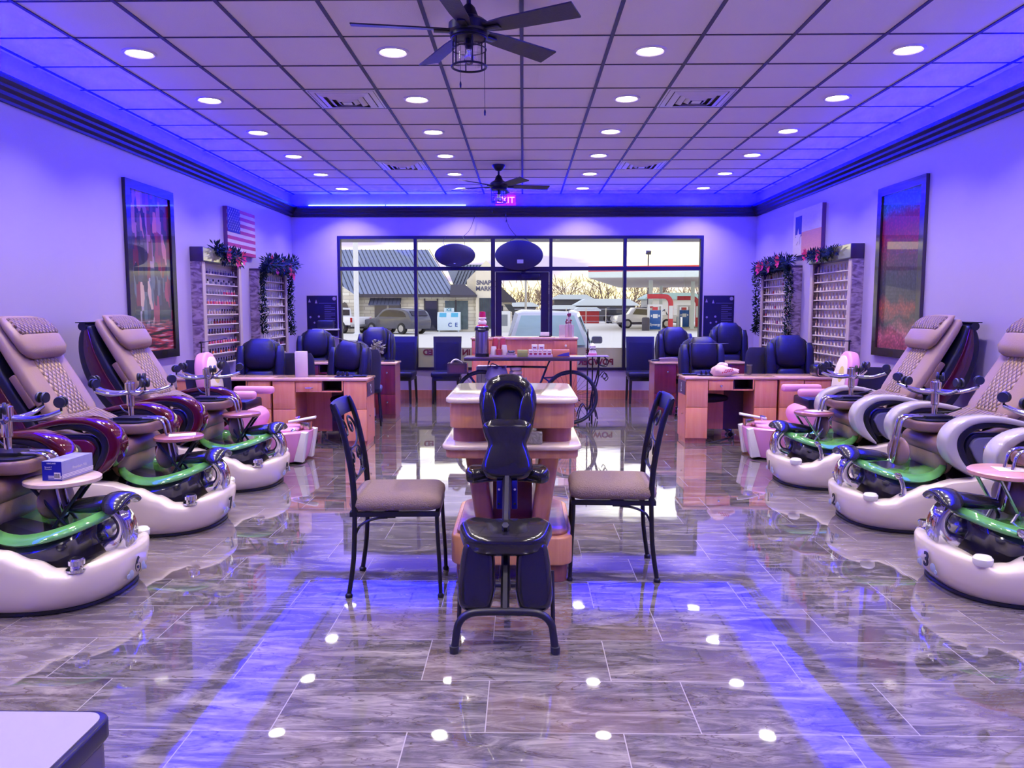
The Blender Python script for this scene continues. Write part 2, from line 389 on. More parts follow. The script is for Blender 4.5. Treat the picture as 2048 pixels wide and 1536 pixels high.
for n_, (i, j) in enumerate([(0, 1), (1, 2), (3, 4), (4, 5)]):
    x0, x1 = MU[i][1], MU[j][0]
    f = MB()
    xa = MU[i][0] if i in (0, 3) else MU[i][1]; xb = MU[j][1]
    ya, yb = BK-.02, BK+.09
    if xa < x0: f.bb(xa, x0, ya, yb, WZ0, WZ1)
    f.bb(x1, xb, ya, yb, WZ0, WZ1)
    f.bb(x0, x1, ya, yb, WZ0, WZ0+.045).bb(x0, x1, ya, yb, WZ1-.05, WZ1).bb(x0, x1, ya, yb, 2.09, 2.148)
    w = struct('window_%d' % (n_+1), f, framem)
    obj('pane', MB().bb(x0, x1, BK+.03, BK+.036, WZ0+.045, 2.09), gl, w)
    obj('transom_pane', MB().bb(x0, x1, BK+.03, BK+.036, 2.148, WZ1-.05), gl, w)
    obj('tinted_band', MB().bb(x0, x1, BK+.037, BK+.038, WZ0+.046, .835), mat('tan_window_film', S(206, 194, 160), .5, alpha=.75), w)
# door with its transom
f = MB().bb(-.455, .425, BK-.02, BK+.09, WZ1-.05, WZ1).bb(-.455, .425, BK-.02, BK+.09, 2.07, 2.148)
f.bb(-.50, -.455, BK-.02, BK+.09, 0, WZ0).bb(.425, .47, BK-.02, BK+.09, 0, WZ0)
d1 = struct('door_1', f, framem)
obj('transom_pane', MB().bb(-.455, .425, BK+.03, BK+.036, 2.148, WZ1-.05), gl, d1)
lf = MB().bb(-.45, -.35, BK, BK+.05, .01, 2.065).bb(.29, .42, BK, BK+.05, .01, 2.065).bb(-.35, .29, BK, BK+.05, 1.93, 2.065).bb(-.35, .29, BK, BK+.05, .01, .26)
leaf = obj('door_leaf', lf, framem, d1)
obj('pane', MB().bb(-.35, .29, BK+.02, BK+.026, .26, 1.93), gl, leaf)
obj('push_bar', MB().tube([(-.35, BK-.05, 1.0), (.29, BK-.05, 1.0)], .014, 8), steel, leaf)
obj('door_closer', MB().bb(-.02, .27, BK-.07, BK-.02, 1.965, 2.03, .008).tube([(-.02, BK-.05, 2.04), (-.05, BK-.10, 2.05), (.12, BK-.03, 2.09)], .008, 6), blackmetal, d1)
# lettering stuck on the outside of the panes (seen mirrored from indoors)
red = mat('dark_red_vinyl', S(96, 14, 18), .5)
for i, (bdy, x, z, s_, lb) in enumerate([('POWDER G', 1.13, .60, .135, 'dark red mirrored letters POWDER G low on the pane right of the door'),
        ('F', 1.06, .755, .12, 'dark red mirrored letter F above the powder lettering on the pane'),
        ('DI', 2.02, .755, .12, 'dark red mirrored letters DI low on the rightmost pane'),
        ('ED', -1.56, .755, .13, 'dark red mirrored letters ED low on the pane by the left black chairs'),
        ('IN', -.93, .755, .13, 'dark red mirrored letters IN low on the pane just left of the door')]):
    tag(text('window_lettering', bdy, red, None, (x, BK+.024, z), (PI/2, 0, PI), s_, .001, bold=.006), lb, 'lettering', 'lettering on the window')
# exit sign on the wall above the crown
ex = thing('exit_sign', 'small red lit exit sign above the crown moulding over the door', 'sign', (-.28, BK-.06, 3.20))
obj('housing', MB().bb(-.16, .16, -.02, .06, -.10, .085, .008), mat('sign_red_face', S(150, 20, 30), .4, emit=(1, .05, .06), es=.5), ex)
text('lettering', 'EXIT', mat('exit_glow', (1, .3, .3), .4, emit=(1, .25, .25), es=3), ex, (0, -.022, -.005), (PI/2, 0, 0), .14, .002)
# downlights
glow = mat('downlight_lens', (1, 1, .95), .4, emit=(1, .96, .86), es=14)
rimm = mat('downlight_rim', S(222, 210, 214), .4)
names_x = ['leftmost', 'inner left', 'inner right', 'rightmost']; ordn = ['tenth', 'ninth', 'eighth', 'seventh', 'sixth', 'fifth', 'fourth', 'third', 'second', 'first']
dl = None
for i, x in enumerate(LX):
    for k, y in enumerate(LY):
        lb = 'round recessed downlight in the %s row, %s from the window wall' % (names_x[i], ordn[k])
        if dl is None:
            dl = thing('downlight', lb, 'ceiling light', (x, y, CE), 0, 'recessed downlights')
            obj('rim', MB().lathe([(.085, -.002), (.10, -.012), (.117, -.008), (.118, 0), (.085, 0)], n=28, cap=False), rimm, dl)
            obj('lens', MB().lathe([(.001, -.006), (.086, -.006), (.086, -.002)], n=28, cap=False), glow, dl)
        else: dup(dl, (x, y, CE), 0, lb)
        lamp('downlight_lamp', 'AREA', (x, y, CE-.02), (0, 0, 0), DOWNPOWER, DOWN, .15, spread=math.radians(114))
# air vents: square four way diffusers
ventm = mat('vent_metal', S(216, 208, 222), .4); vd = mat('vent_dark', S(60, 52, 66), .7)
v0 = None
for i, (x, y, lb) in enumerate([(-1.552, 6.99, 'square ceiling air vent at the left, nearer the camera'), (1.517, 6.99, 'square ceiling air vent at the right, nearer the camera'), (-1.552, 10.12, 'square ceiling air vent at the left, farther back'), (1.517, 10.12, 'square ceiling air vent at the right, farther back')]):
    if v0: dup(v0, (x, y, CE), 0, lb); continue
    v0 = thing('air_vent', lb, 'air vent', (x, y, CE), 0, 'ceiling air vents')
    obj('backing', MB().bb(-.28, .28, -.28, .28, -.008, -.002), vd, v0)
    for s0, s1, z0, z1 in ((.295, .235, -.012, -.006), (.225, .175, -.03, -.012), (.155, .115, -.036, -.014), (.095, .06, -.04, -.016), (.04, .0, -.04, -.03)):
        b = MB()
        if s1 == 0: b.bb(-s0, s0, -s0, s0, z0, z0+.006)
        else:
            ra = [(-s0, -s0, z1), (s0, -s0, z1), (s0, s0, z1), (-s0, s0, z1)]; rb = [(-s1, -s1, z0), (s1, -s1, z0), (s1, s1, z0), (-s1, s1, z0)]
            b.rings([ra, rb, [(p[0], p[1], p[2]+.004) for p in rb], [(p[0], p[1], p[2]+.004) for p in ra], ra], cap=False)
        obj('louver', b, ventm, v0, angle=20)
# ------------------------------------------------------------------ pedicure chairs
def quilt(name, base, sc_=38.0):
    m = mat(name, base, .42, bump=0); nt = m.node_tree; b = nt.nodes['Principled BSDF']; L = nt.links.new
    tc = N(nt, 'ShaderNodeTexCoord'); sp = N(nt, 'ShaderNodeSeparateXYZ'); L(tc.outputs['Object'], sp.inputs[0])
    def ab(sign):
        a = N(nt, 'ShaderNodeMath', operation='MULTIPLY'); L(sp.outputs[1], a.inputs[0]); a.inputs[1].default_value = sign*1.25
        c = N(nt, 'ShaderNodeMath', operation='ADD'); L(a.outputs[0], c.inputs[0])
        r = N(nt, 'ShaderNodeMath', operation='MULTIPLY'); L(sp.outputs[2], r.inputs[0]); r.inputs[1].default_value = .9; L(r.outputs[0], c.inputs[1])
        d = N(nt, 'ShaderNodeMath', operation='MULTIPLY'); L(c.outputs[0], d.inputs[0]); d.inputs[1].default_value = sc_*PI/2
        e_ = N(nt, 'ShaderNodeMath', operation='SINE'); L(d.outputs[0], e_.inputs[0])
        f = N(nt, 'ShaderNodeMath', operation='ABSOLUTE'); L(e_.outputs[0], f.inputs[0])
        g = N(nt, 'ShaderNodeMath', operation='POWER'); L(f.outputs[0], g.inputs[0]); g.inputs[1].default_value = .55
        return g
    a, c = ab(1), ab(-1)
    mu = N(nt, 'ShaderNodeMath', operation='MULTIPLY'); L(a.outputs[0], mu.inputs[0]); L(c.outputs[0], mu.inputs[1])
    bp = N(nt, 'ShaderNodeBump'); bp.inputs['Strength'].default_value = 1; bp.inputs['Distance'].default_value = .016; L(mu.outputs[0], bp.inputs['Height'])
    L(bp.outputs[0], b.inputs['Normal'])
    # shade of the stitched grooves is painted into the leather colour
    rp = N(nt, 'ShaderNodeValToRGB'); L(mu.outputs[0], rp.inputs[0])
    rp.color_ramp.elements[0].position = .12; rp.color_ramp.elements[1].position = .42
    rp.color_ramp.elements[0].color = tuple(x*.42 for x in base[:3])+(1,); rp.color_ramp.elements[1].color = tuple(base[:3])+(1,)
    L(rp.outputs[0], b.inputs['Base Color'])
    return m
tanq = quilt('quilted_tan_leather', S(184, 152, 118))
tanp = quilt('quilted_tan_leather_soft', S(162, 132, 108), 44)
tand = mat('dark_tan_leather', S(126, 96, 74), .45, bump=.1, bscale=80)
pearl = mat('pearl_gelcoat', S(236, 221, 216), .16, coat=.6, var=.015)
tubm = mat('black_glossy_tub', (.012, .012, .03), .12, coat=.5)
greenm = mat('green_marbled_glass', S(92, 160, 76), .10, coat=.8, var=.35, vscale=7, trans=.0)
maroon = mat('maroon_gloss', S(82, 12, 20), .12, coat=1, var=.1)
pgrey = mat('pale_grey_gloss', S(196, 188, 200), .2, coat=.5)
bgrey = mat('blue_grey_panel', S(122, 118, 146), .3, coat=.3)
accent = mat('dark_accent', S(44, 42, 48), .35)
numm = mat('black_vinyl_number', (.01, .01, .01), .4)
bubm = mat('blue_bubble_sticker', S(150, 158, 200), .3, var=.3, vscale=60)
clear = mat('clear_plastic', (.8, .78, .9), .05, trans=.85, ior=1.45)
padm = mat('black_pad', (.016, .015, .02), .22, coat=.4, bump=.05)
def base_w(x, hw=.42, n=2.6, hl=.5):
    u = (x+hl)/hl
    return hw if u <= 0 else hw*max(0, 1-abs(u)**n)**(1/n)
def base_H(x):
    pts = [(-1.4, .42), (-1.15, .43), (-.9, .41), (-.6, .365), (-.42, .32), (-.3, .27), (-.21, .215), (-.14, .20), (-.07, .235), (.07, .245)]
    if x <= pts[0][0]: return pts[0][1]
    for (a, p), (b_, q) in zip(pts, pts[1:]):
        if x <= b_:
            t = (x-a)/(b_-a); t = t*t*(3-2*t); return p+(q-p)*t
    return pts[-1][1]
def outline(k=1.0, n=64, inset=0, x0=-1.40):
    o = []
    for i in range(n):          # right side from toe to rear then left side back
        t = i/(n-1); th = t*PI/2
        xs = -.5+.5*math.cos(th) if t < 1 else -.5
        o.append((xs, base_w(xs)))
    xs = [-.5-(.9*j/14) for j in range(1, 15)]
    side = o+[(x, .42+.03*min(1, (-x-.5)/.4)-(.03*((-x-.5)/.9)**2)) for x in xs]
    poly = side+[(x, -w) for x, w in reversed(side)][:-1]
    cx, cy_ = -.7, 0
    return [((x+.015-cx)*(1-inset/.7)+cx, w*(1-inset/.45)*1.03) for x, w in poly]
def pedicure_chair(num, label, side, loc, rz, cm):
    t = thing('pedicure_chair', label, 'pedicure chair', loc, rz, 'pedicure spa chairs')
    # base hull
    rs = []
    for inset, zf, dz in ((.075, 0, .012), (.06, 0, .022), (.03, 0, .06), (.012, .35, .02), (0, .72, .01), (.0, .9, .0), (.006, 1, -.008), (.022, 1, 0), (.08, 1, 0.004), (.11, 1, -.012), (.125, .5, 0)):
        rs.append([(x, y, base_H(x)*zf+dz) for x, y in outline(inset=inset)])
    obj('base', MB().rings(rs), pearl, t, angle=50)
    obj('sole', MB().rings([[(x, y, z) for x, y in outline(inset=i_)] for i_, z in ((.07, .0), (.055, .005), (.055, .02), (.07, .026))]), black, t)
    for s in (-1, 1):
        obj('side_accent', MB().prism([(-.62, .035), (-1.36, .035), (-1.36, .24), (-1.05, .23)], s*.425, s*.447, 'XZ', bev=.004), accent, t)
        obj('side_vent', MB().lathe([(.001, 0), (.11, 0), (.11, .012), (.001, .014)], (-1.02, s*.45, .305), 24, (PI/2*-s, 0, 0), 1, .42), accent, t)
    # tub and glass bowl
    def ell(cx, rx, ry, zf, n=56, p=2.2):
        o = []
        for k in range(n):
            a = 2*PI*k/n; c_, s_ = math.cos(a), math.sin(a)
            x = cx+rx*abs(c_)**(2/p)*(1 if c_ > 0 else -1); y = ry*abs(s_)**(2/p)*(1 if s_ > 0 else -1)
            o.append((x, y, zf(a)))
        return o
    wv = lambda base, amp: (lambda a: base+amp*(math.cos(2*a)*.5+.5)+.012*math.cos(a))
    lz = lambda base, rear, front: (lambda a: base+(rear if math.cos(a) < 0 else front)*abs(math.cos(a))**1.6)
    obj('tub', MB().rings([ell(-.44, .22, .27, lambda a: .14), ell(-.42, .265, .32, lambda a: .2), ell(-.40, .285, .335, lz(.29, .06, .07)), ell(-.39, .27, .30, lz(.33, .08, .06))]), tubm, t)
    bw = MB().rings([ell(-.39, .262, .285, lz(.335, .075, .05)), ell(-.385, .292, .335, lz(.330, .09, .06)), ell(-.385, .300, .345, lz(.340, .095, .065)), ell(-.385, .294, .338, lz(.352, .095, .068)), ell(-.39, .262, .288, lz(.378, .075, .055)),
                     ell(-.395, .235, .255, lz(.355, .05, .03)), ell(-.40, .20, .22, lambda a: .28), ell(-.40, .15, .16, lambda a: .21)])
    bowl = obj('glass_bowl', bw, greenm, t, angle=70)
    # chrome post curling out of the nose
    c = [(-.10, .215), (-.045, .262), (-.022, .325), (-.035, .385), (-.08, .435)]
    obj('footrest_post', MB().ribbon(c, [.15, .10, .07, .06, .06], -.056, .056, bev=.016), chrome, t, angle=60)
    fr = obj('footrest', MB().rings([[(x, math.cos(2*PI*k/16)*w, z+math.sin(2*PI*k/16)*h) for k in range(16)] for x, w, z, h in
        ((-.335, .012, .444, .010), (-.32, .045, .444, .026), (-.26, .066, .448, .038), (-.18, .07, .456, .042), (-.10, .062, .466, .040), (-.03, .045, .472, .03), (-.01, .02, .47, .012))]), padm, t, angle=70)
    b = MB(); rs = []
    for k in range(11):
        y = -.125+.25*k/10; u = y/.125; z = .500-.055*u*u; w = .058*(1-.25*u*u)*(1 if 0 < k < 10 else .55); h = .024 if 0 < k < 10 else .01
        rs.append([(-.055+.012*u*u*(1 if y > 0 else 1)+math.cos(2*PI*j/14)*w*1.15, y, z+math.sin(2*PI*j/14)*h) for j in range(14)])
    obj('saddle_pad', b.rings(rs), padm, fr, angle=70)
    # controls: chrome knob on one side, white knob and hand shower on the other
    obj('chrome_knob', MB().lathe([(.045, 0), (.048, .012), (.03, .02), (.028, .028), (.038, .034), (.038, .056), (.03, .064), (.001, .066)], (-.12, -.30, .205), 12), chrome, t)
    obj('white_knob', MB().lathe([(.040, 0), (.046, .012), (.046, .034), (.036, .046), (.015, .05), (.001, .051)], (-.10, .29, .205), 24), white, t)
    sp = obj('hand_shower', MB().lathe([(.026, 0), (.026, .01), (.018, .014), (.016, .05)], (-.28, .36, .25), 16).tube([(-.28, .36, .29), (-.273, .355, .33), (-.265, .345, .36)], .015, 10), chrome, t)
    obj('spray_head', MB().lathe([(.012, -.03), (.02, -.01), (.022, .01), (.01, .03)], (-.255, .335, .375), 12, (0, .9, .3)), chrome, sp)
    # number and bubbles on the nose
    text('number', str(num), numm, t, (.0235, 0, .135), (PI/2, 0, PI/2), .105, .002, bold=.003)
    for y, z, r in ((-.062, .105, .022), (.062, .112, .024), (.088, .095, .013), (-.088, .10, .014)):
        obj('bubble_sticker', MB().lathe([(.001, 0), (r, 0), (r*.8, .003)], (.0215-.55*y*y, y, z), 16, (0, PI/2, y*1.5)), bubm, t)
    # chassis
    obj('chassis', MB().bb(-1.42, -.74, -.25, .25, .30, .58, .02).bb(-1.30, -.80, -.33, .33, .33, .50, .03), black, t)
    obj('skirt', MB().box((-.80, 0, .40), (.07, .46, .22), (0, -.25, 0), .03), tand, t)
    # seat, calf rest, back
    def pillow(name, rows, m, par, n=20, p=3.2, **k):
        rs = []
        for c_, ax, ay in rows:
            r_ = []
            for j in range(n):
                a = 2*PI*j/n; u, v = math.cos(a), math.sin(a)
                r_.append((c_[0]+ax*math.copysign(abs(u)**(2/p), u), c_[1]+ay*math.copysign(abs(v)**(2/p), v), c_[2]))
            rs.append(r_)
        return obj(name, MB().rings(rs), m, par, angle=75, **k)
    st = obj('seat', MB().prism(sp2([(-.56, .50), (-.545, .56), (-.60, .615), (-.80, .65), (-1.0, .71), (-1.12, .72), (-1.14, .60), (-.95, .53), (-.75, .47)], 3), -.265, .265, 'XZ', bev=.04, seg=3), tand, t, angle=60)
    obj('seat_cushion', MB().prism(sp2([(-.80, .665), (-.83, .70), (-.95, .755), (-1.05, .79), (-1.13, .78), (-1.13, .70), (-1.0, .69)], 3), -.24, .24, 'XZ', bev=.03, seg=3), tanp, t, angle=60)
    obj('calf_rest', MB().prism(sp2([(-.60, .60), (-.57, .54), (-.56, .46), (-.58, .39), (-.63, .35), (-.68, .38), (-.72, .48), (-.72, .58), (-.66, .62)], 3), -.20, .20, 'XZ', bev=.05, seg=3), tan, t, angle=60)
    # backrest in its own frame: local z up the back
    bk = thing('backrest', None, None, (-1.0, 0, .70), 0); bk.parent = t; bk.rotation_euler = (0, math.radians(-31.5), 0)
    for k_ in ('label', 'category'):
        if k_ in bk: del bk[k_]
    H = .80
    bm_ = MB(); rs = []
    for z, w, th, x in ((-.02, .20, .03, 0), (.0, .235, .045, 0), (.1, .262, .05, 0), (.3, .272, .05, 0), (.5, .265, .05, 0), (.70, .245, .045, -.005), (.77, .225, .035, -.01), (.80, .19, .015, -.015)):
        rs.append([(x+math.copysign(abs(math.cos(2*PI*j/28))**(.55), math.cos(2*PI*j/28))*th, math.copysign(abs(math.sin(2*PI*j/28))**(.4), math.sin(2*PI*j/28))*w, z) for j in range(28)])
    o = obj('back_cushion', bm_.rings(rs), tan, bk, angle=75)
    bm_ = MB(); rs = []
    for z, w, th in ((.04, .10, .004), (.055, .125, .012), (.25, .13, .014), (.44, .135, .014), (.50, .13, .008)):
        rs.append([(.045+math.copysign(abs(math.cos(2*PI*j/24))**.8, math.cos(2*PI*j/24))*th, math.copysign(abs(math.sin(2*PI*j/24))**.35, math.sin(2*PI*j/24))*w, z) for j in range(24)])
    obj('quilted_panel', bm_.rings(rs), tanq, bk, angle=75)
    bm_ = MB(); rs = []
    for z, w, th, x in ((.47, .15, .012, .07), (.485, .195, .03, .078), (.53, .232, .045, .085), (.62, .240, .045, .082), (.72, .232, .038, .07), (.785, .20, .026, .055), (.81, .175, .01, .04)):
        rs.append([(x+math.copysign(abs(math.cos(2*PI*j/28))**.7, math.cos(2*PI*j/28))*th, math.copysign(abs(math.sin(2*PI*j/28))**.45, math.sin(2*PI*j/28))*w, z) for j in range(28)])
    obj('head_pillow', bm_.rings(rs), tan, bk, angle=75)
    bm_ = MB(); rs = []
    for z, w, x in ((.625, .19, .120), (.64, .20, .128), (.70, .198, .120), (.76, .185, .098), (.775, .175, .085)):
        rs.append([(x-.03, -w, z), (x, -w, z), (x+.004, -w*.6, z), (x+.005, 0, z), (x+.004, w*.6, z), (x, w, z), (x-.03, w, z)])
    obj('pillow_quilting', bm_.rings(rs), tanp, bk, angle=75)
    # outer shell
    outp = sp2([(-1.50, 1.335), (-1.545, 1.24), (-1.55, 1.08), (-1.50, .90), (-1.38, .70), (-1.24, .54)], 4)
    inp = sp2([(-1.06, .58), (-1.17, .78), (-1.30, 1.0), (-1.40, 1.2), (-1.44, 1.33)], 4)
    obj('back_shell', MB().prism(outp+inp, -.262, .262, 'XZ', bev=.02), black, t, angle=50)
    obj('shell_roll', MB().tube([(-1.50, -.275, 1.325), (-1.50, .275, 1.325)], .034, 14).bb(-1.55, -1.46, -.282, .282, 1.352, 1.36), black, t)
    for s in (-1, 1):
        cr = ([(-1.47, 1.30), (-1.455, 1.12), (-1.39, .94), (-1.28, .76), (-1.17, .62)], [.03, .085, .11, .10, .04])
        obj('shell_trim', MB().ribbon(cr[0], cr[1], s*.255, s*.276, bev=.006), mat('maroon_dark_gloss', S(70, 12, 24), .18, coat=.8), t, angle=50)
        wg = obj('shoulder_wing', MB().box((-1.20, s*.262, .93), (.05, .03, .24), (0, math.radians(-31), 0), .012), tand, t)
    # armrests
    for s in (-1, 1):
        am = MB().ribbon([(-1.12, .695), (-.98, .735), (-.82, .762), (-.67, .752), (-.565, .69), (-.535, .60), (-.575, .50), (-.68, .40)], [.02, .035, .042, .05, .068, .075, .06, .012], s*.305, s*.435, bev=.014)
        a = obj('armrest', am, cm[0], t, angle=60)
        obj('arm_lining', MB().ribbon([(-1.10, .672), (-.96, .705), (-.82, .728), (-.69, .712), (-.615, .66), (-.595, .59), (-.63, .50), (-.70, .41)], [.02, .028, .035, .045, .05, .05, .045, .01], s*.318, s*.422, bev=.01), black, a, angle=60)
        obj('arm_core', MB().prism(rrect(.46, .22, .08, 4, -.88, .56), s*.32, s*.385, 'XZ', bev=.01), black, a, angle=50)
        pn = sp2([(-.665, .585), (-.70, .635), (-.80, .645), (-.98, .64), (-1.07, .60), (-1.03, .50), (-.93, .425), (-.82, .415), (-.72, .48), (-.665, .585)], 3)[:-1]
        p_ = obj('side_panel', MB().prism(pn, s*.38, s*.412, 'XZ', bev=.01, seg=3), cm[1], a, angle=50)
        obj('cup_holder', MB().lathe([(.052, 0), (.056, .006), (.05, .014), (.035, .006), (.001, .003)], (-.80, s*.411, .565), 24, (-s*PI/2, 0, 0)), chrome if cm[0] is pgrey else clear, a)
    return t
LC = (maroon, mat('maroon_panel', S(104, 22, 32), .22, coat=.6)); RC = (pgrey, bgrey)
spa = [(6, -2.03, 3.88, 0, LC, 'maroon armed pedicure chair number 6, nearest on the left, glove box on its stool'),
       (7, -2.03, 5.16, 0, LC, 'maroon armed pedicure chair number 7, middle one of the left row'),
       (8, -2.01, 6.37, 0, LC, 'maroon armed pedicure chair number 8, farthest big one of the left row'),
       (3, 2.17, 4.02, PI, RC, 'pale grey armed pedicure chair number 3, nearest on the right'),
       (2, 2.20, 5.32, PI, RC, 'pale grey armed pedicure chair number 2, middle one of the right row'),
       (1, 2.13, 6.52, PI, RC, 'pale grey armed pedicure chair number 1, farthest big one of the right row')]
for num, x, y, rz, cm, lb in spa:
    pedicure_chair(num, lb, 0, (x, y, 0), rz, cm)
# ---- technician stools turned upside down on the seats
rubber = mat('caster_rubber', (.02, .02, .024), .4); casterg = mat('caster_grey', S(150, 148, 158), .35)
def rolling_stool(label, loc, rz, yaw2=0.0):
    t = thing('rolling_stool', label, 'stool', loc, rz, 'upturned rolling stools')
    obj('seat', MB().prism(rrect(.36, .34, .10, 6), 0, .072, 'XY', bev=.02, seg=3), tand, t, angle=60)
    obj('seat_plate', MB().prism(rrect(.33, .31, .09, 6), .073, .082, 'XY').bb(-.09, .09, -.07, .07, .082, .10), black, t)
    obj('gas_lift', MB().lathe([(.018, .10), (.018, .17), (.026, .175), (.026, .255), (.034, .26), (.034, .33), (.022, .335), (.022, .345)], n=18), chrome, t)
    obj('lever', MB().tube([(0, 0, .115), (-.08, .06, .13), (-.13, .10, .16)], .006, 6), black, t)
    base = MB()
    for k in range(5):
        a = yaw2+2*PI*k/5; c_, s_ = math.cos(a), math.sin(a)
        base.tube([(.02*c_, .02*s_, .268), (.09*c_, .09*s_, .262), (.18*c_, .18*s_, .272), (.262*c_, .262*s_, .30)], lambda u: .017-.005*u, 8, smooth=4)
    bo = obj('star_base', base, chrome, t, angle=60)
    for k in range(5):
        a = yaw2+2*PI*k/5; c_, s_ = math.cos(a), math.sin(a); x, y = .262*c_, .262*s_
        w = MB().lathe([(.006, -.004), (.006, .02)], (x, y, .305), 8)
        for q in (-1, 1):
            px, py = x-s_*.017*q, y+c_*.017*q
            w.lathe([(.001, -.008), (.028, -.008), (.031, 0), (.028, .008), (.001, .008)], (px, py, .348), 16, (PI/2, 0, a))
        w.box((x, y, .34), (.03, .016, .032), (0, 0, a), .004)
        obj('caster', w, [rubber], t)
    # back bar hanging over the edge with its pad
    for s in (-1, 1):
        obj('back_bar', MB().tube([(.06, .035*s, .09), (.16, .035*s, .092), (.215, .035*s, .08), (.24, .035*s, .03), (.265, .035*s, -.12), (.28, .033*s, -.20), (.278, .016*s, -.228), (.276, 0, -.234)], .010, 8, smooth=4), chrome, t, angle=60)
    obj('backrest', MB().ball((.235, 0, -.155), (.03, .155, .10), 22, 12, (0, -.12, 0)), tand, t)
    return t
stools = [(-2.665, 3.90, 'upturned rolling stool on chair number 6, casters cut by the left photo edge', 0, .2), (-2.675, 5.18, 'upturned chrome stool on the middle maroon armed chair', 0, .5), (-2.65, 6.40, 'upturned chrome stool on the maroon armed chair farthest back', 0, .25),
          (2.82, 4.05, 'upturned rolling stool on chair number 3, cut by the right photo edge', PI, .4), (2.855, 5.34, 'upturned chrome stool on the middle pale grey armed chair', PI, .35), (2.78, 6.53, 'upturned chrome stool on the pale grey armed chair farthest back', PI, .1)]
for x, y, lb, rz, yw in stools: rolling_stool(lb, (x, y, .632), rz, yw)
# ---- folding stools in the bowls
fw1 = wood('stool_top_brown', S(150, 92, 84), S(176, 118, 108), .3, .3, 'X'); fw2 = wood('stool_top_pale', S(196, 168, 160), S(214, 190, 184), .3, .3, 'X'); fw3 = wood('stool_top_pink', S(206, 142, 134), S(220, 164, 152), .3, .3, 'X')
def folding_stool(label, loc, rz, top, legm, H=.60, R=.175, zb=.255):
    t = thing('folding_stool', label, 'stool', loc, rz, 'round folding stools')
    obj('seat', MB().lathe([(.001, H-.028), (R-.01, H-.028), (R, H-.022), (R, H-.006), (R-.008, H), (.001, H)], n=36, sx=1.0), top, t)
    for s in (-1, 1):
        for q in (-1, 1):
            obj('leg', MB().tube([(s*.12, q*.085, H-.03), (-s*.10, q*.075, zb)], .0095, 8), legm, t)
    obj('cross_bar', MB().tube([(-.12, -.085, H-.036), (-.12, .085, H-.036)], .008, 6).tube([(.12, -.085, H-.036), (.12, .085, H-.036)], .008, 6), legm, t)
    return t
folding_stool('round folding stool with pale top and black legs, carrying the glove box', (-2.375, 3.88, 0), .25, fw2, blackmetal, .60, .18)
folding_stool('round folding stool with brown top and black legs, papers on top', (-2.35, 5.17, 0), .2, fw1, blackmetal, .605, .16)
folding_stool('round folding stool with empty brown top in the bowl of chair number 8', (-2.36, 6.37, 0), .1, fw1, blackmetal, .60, .155)
folding_stool('round folding stool with brown top and chrome legs in the bowl of chair number 1', (2.47, 6.52, 0), .1, fw1, steel, .60, .16)
folding_stool('round folding stool with pink top and chrome legs in the bowl of chair number 3', (2.55, 4.02, 0), .2, fw3, steel, .62, .19)
paper = mat('printed_paper', S(226, 216, 226), .5, var=.25, vscale=30)
for lb, x, y, z, a in (('white printed leaflet lying on the brown stool at chair number 7', -2.33, 5.18, .6065, .4), ('white printed leaflet lying on the chrome legged stool at chair number 1', 2.50, 6.53, .6015, .3), ('white printed leaflet lying on the pink topped stool', 2.58, 4.03, .6215, -.2)):
    tag(obj('leaflet', MB().box((0, 0, 0), (.17, .12, .002)), paper, loc=(x, y, z), rot=(0, 0, a)), lb, 'leaflet', 'leaflets on stools')
# glove box
gb = thing('glove_box', 'blue and white box of gloves on the pale folding stool', 'box', (-2.36, 3.90, .6015), math.radians(-52))
dark = mat('box_blue', S(24, 30, 150), .35, var=.25, vscale=20); lil = mat('box_lilac', S(150, 150, 205), .35, var=.2, vscale=12); wh = mat('box_white', S(225, 220, 235), .4)
gb.rotation_euler = (0, 0, math.radians(86))
obj('carton', MB().bb(-.12, .13, -.052, .052, 0, .098, .002), lil, gb)
obj('end_panel', MB().bb(-.1215, -.12, -.052, .052, 0, .098), dark, gb)
for k, z in enumerate((.008, .015, .022)): obj('stripe', MB().bb(-.1222, -.1215, -.052, .02, z, z+.003).bb(-.12, .13, -.0535, -.0525, z+.004, z+.0075), wh, gb)
text('print', 'KIRKLAND', wh, gb, (-.1223, 0, .088), (PI/2, 0, -PI/2), .010, .0003)
text('print', 'Stretch-7\nPremium', wh, gb, (-.1223, .018, .064), (PI/2, 0, -PI/2), .010, .0003)
text('print', 'Premium Nit', wh, gb, (.02, -.0528, .05), (PI/2, 0, 0), .022, .0003)
obj('barcode_patch', MB().bb(-.1226, -.1215, -.045, -.012, .010, .042), wh, gb)
for k in range(7): pass
b = MB()
for k in range(9): b.bb(-.1230, -.1226, -.042+k*.0033, -.0405+k*.0033+(.0006 if k % 3 else 0), .014, .036)
obj('barcode', b, numm, gb)
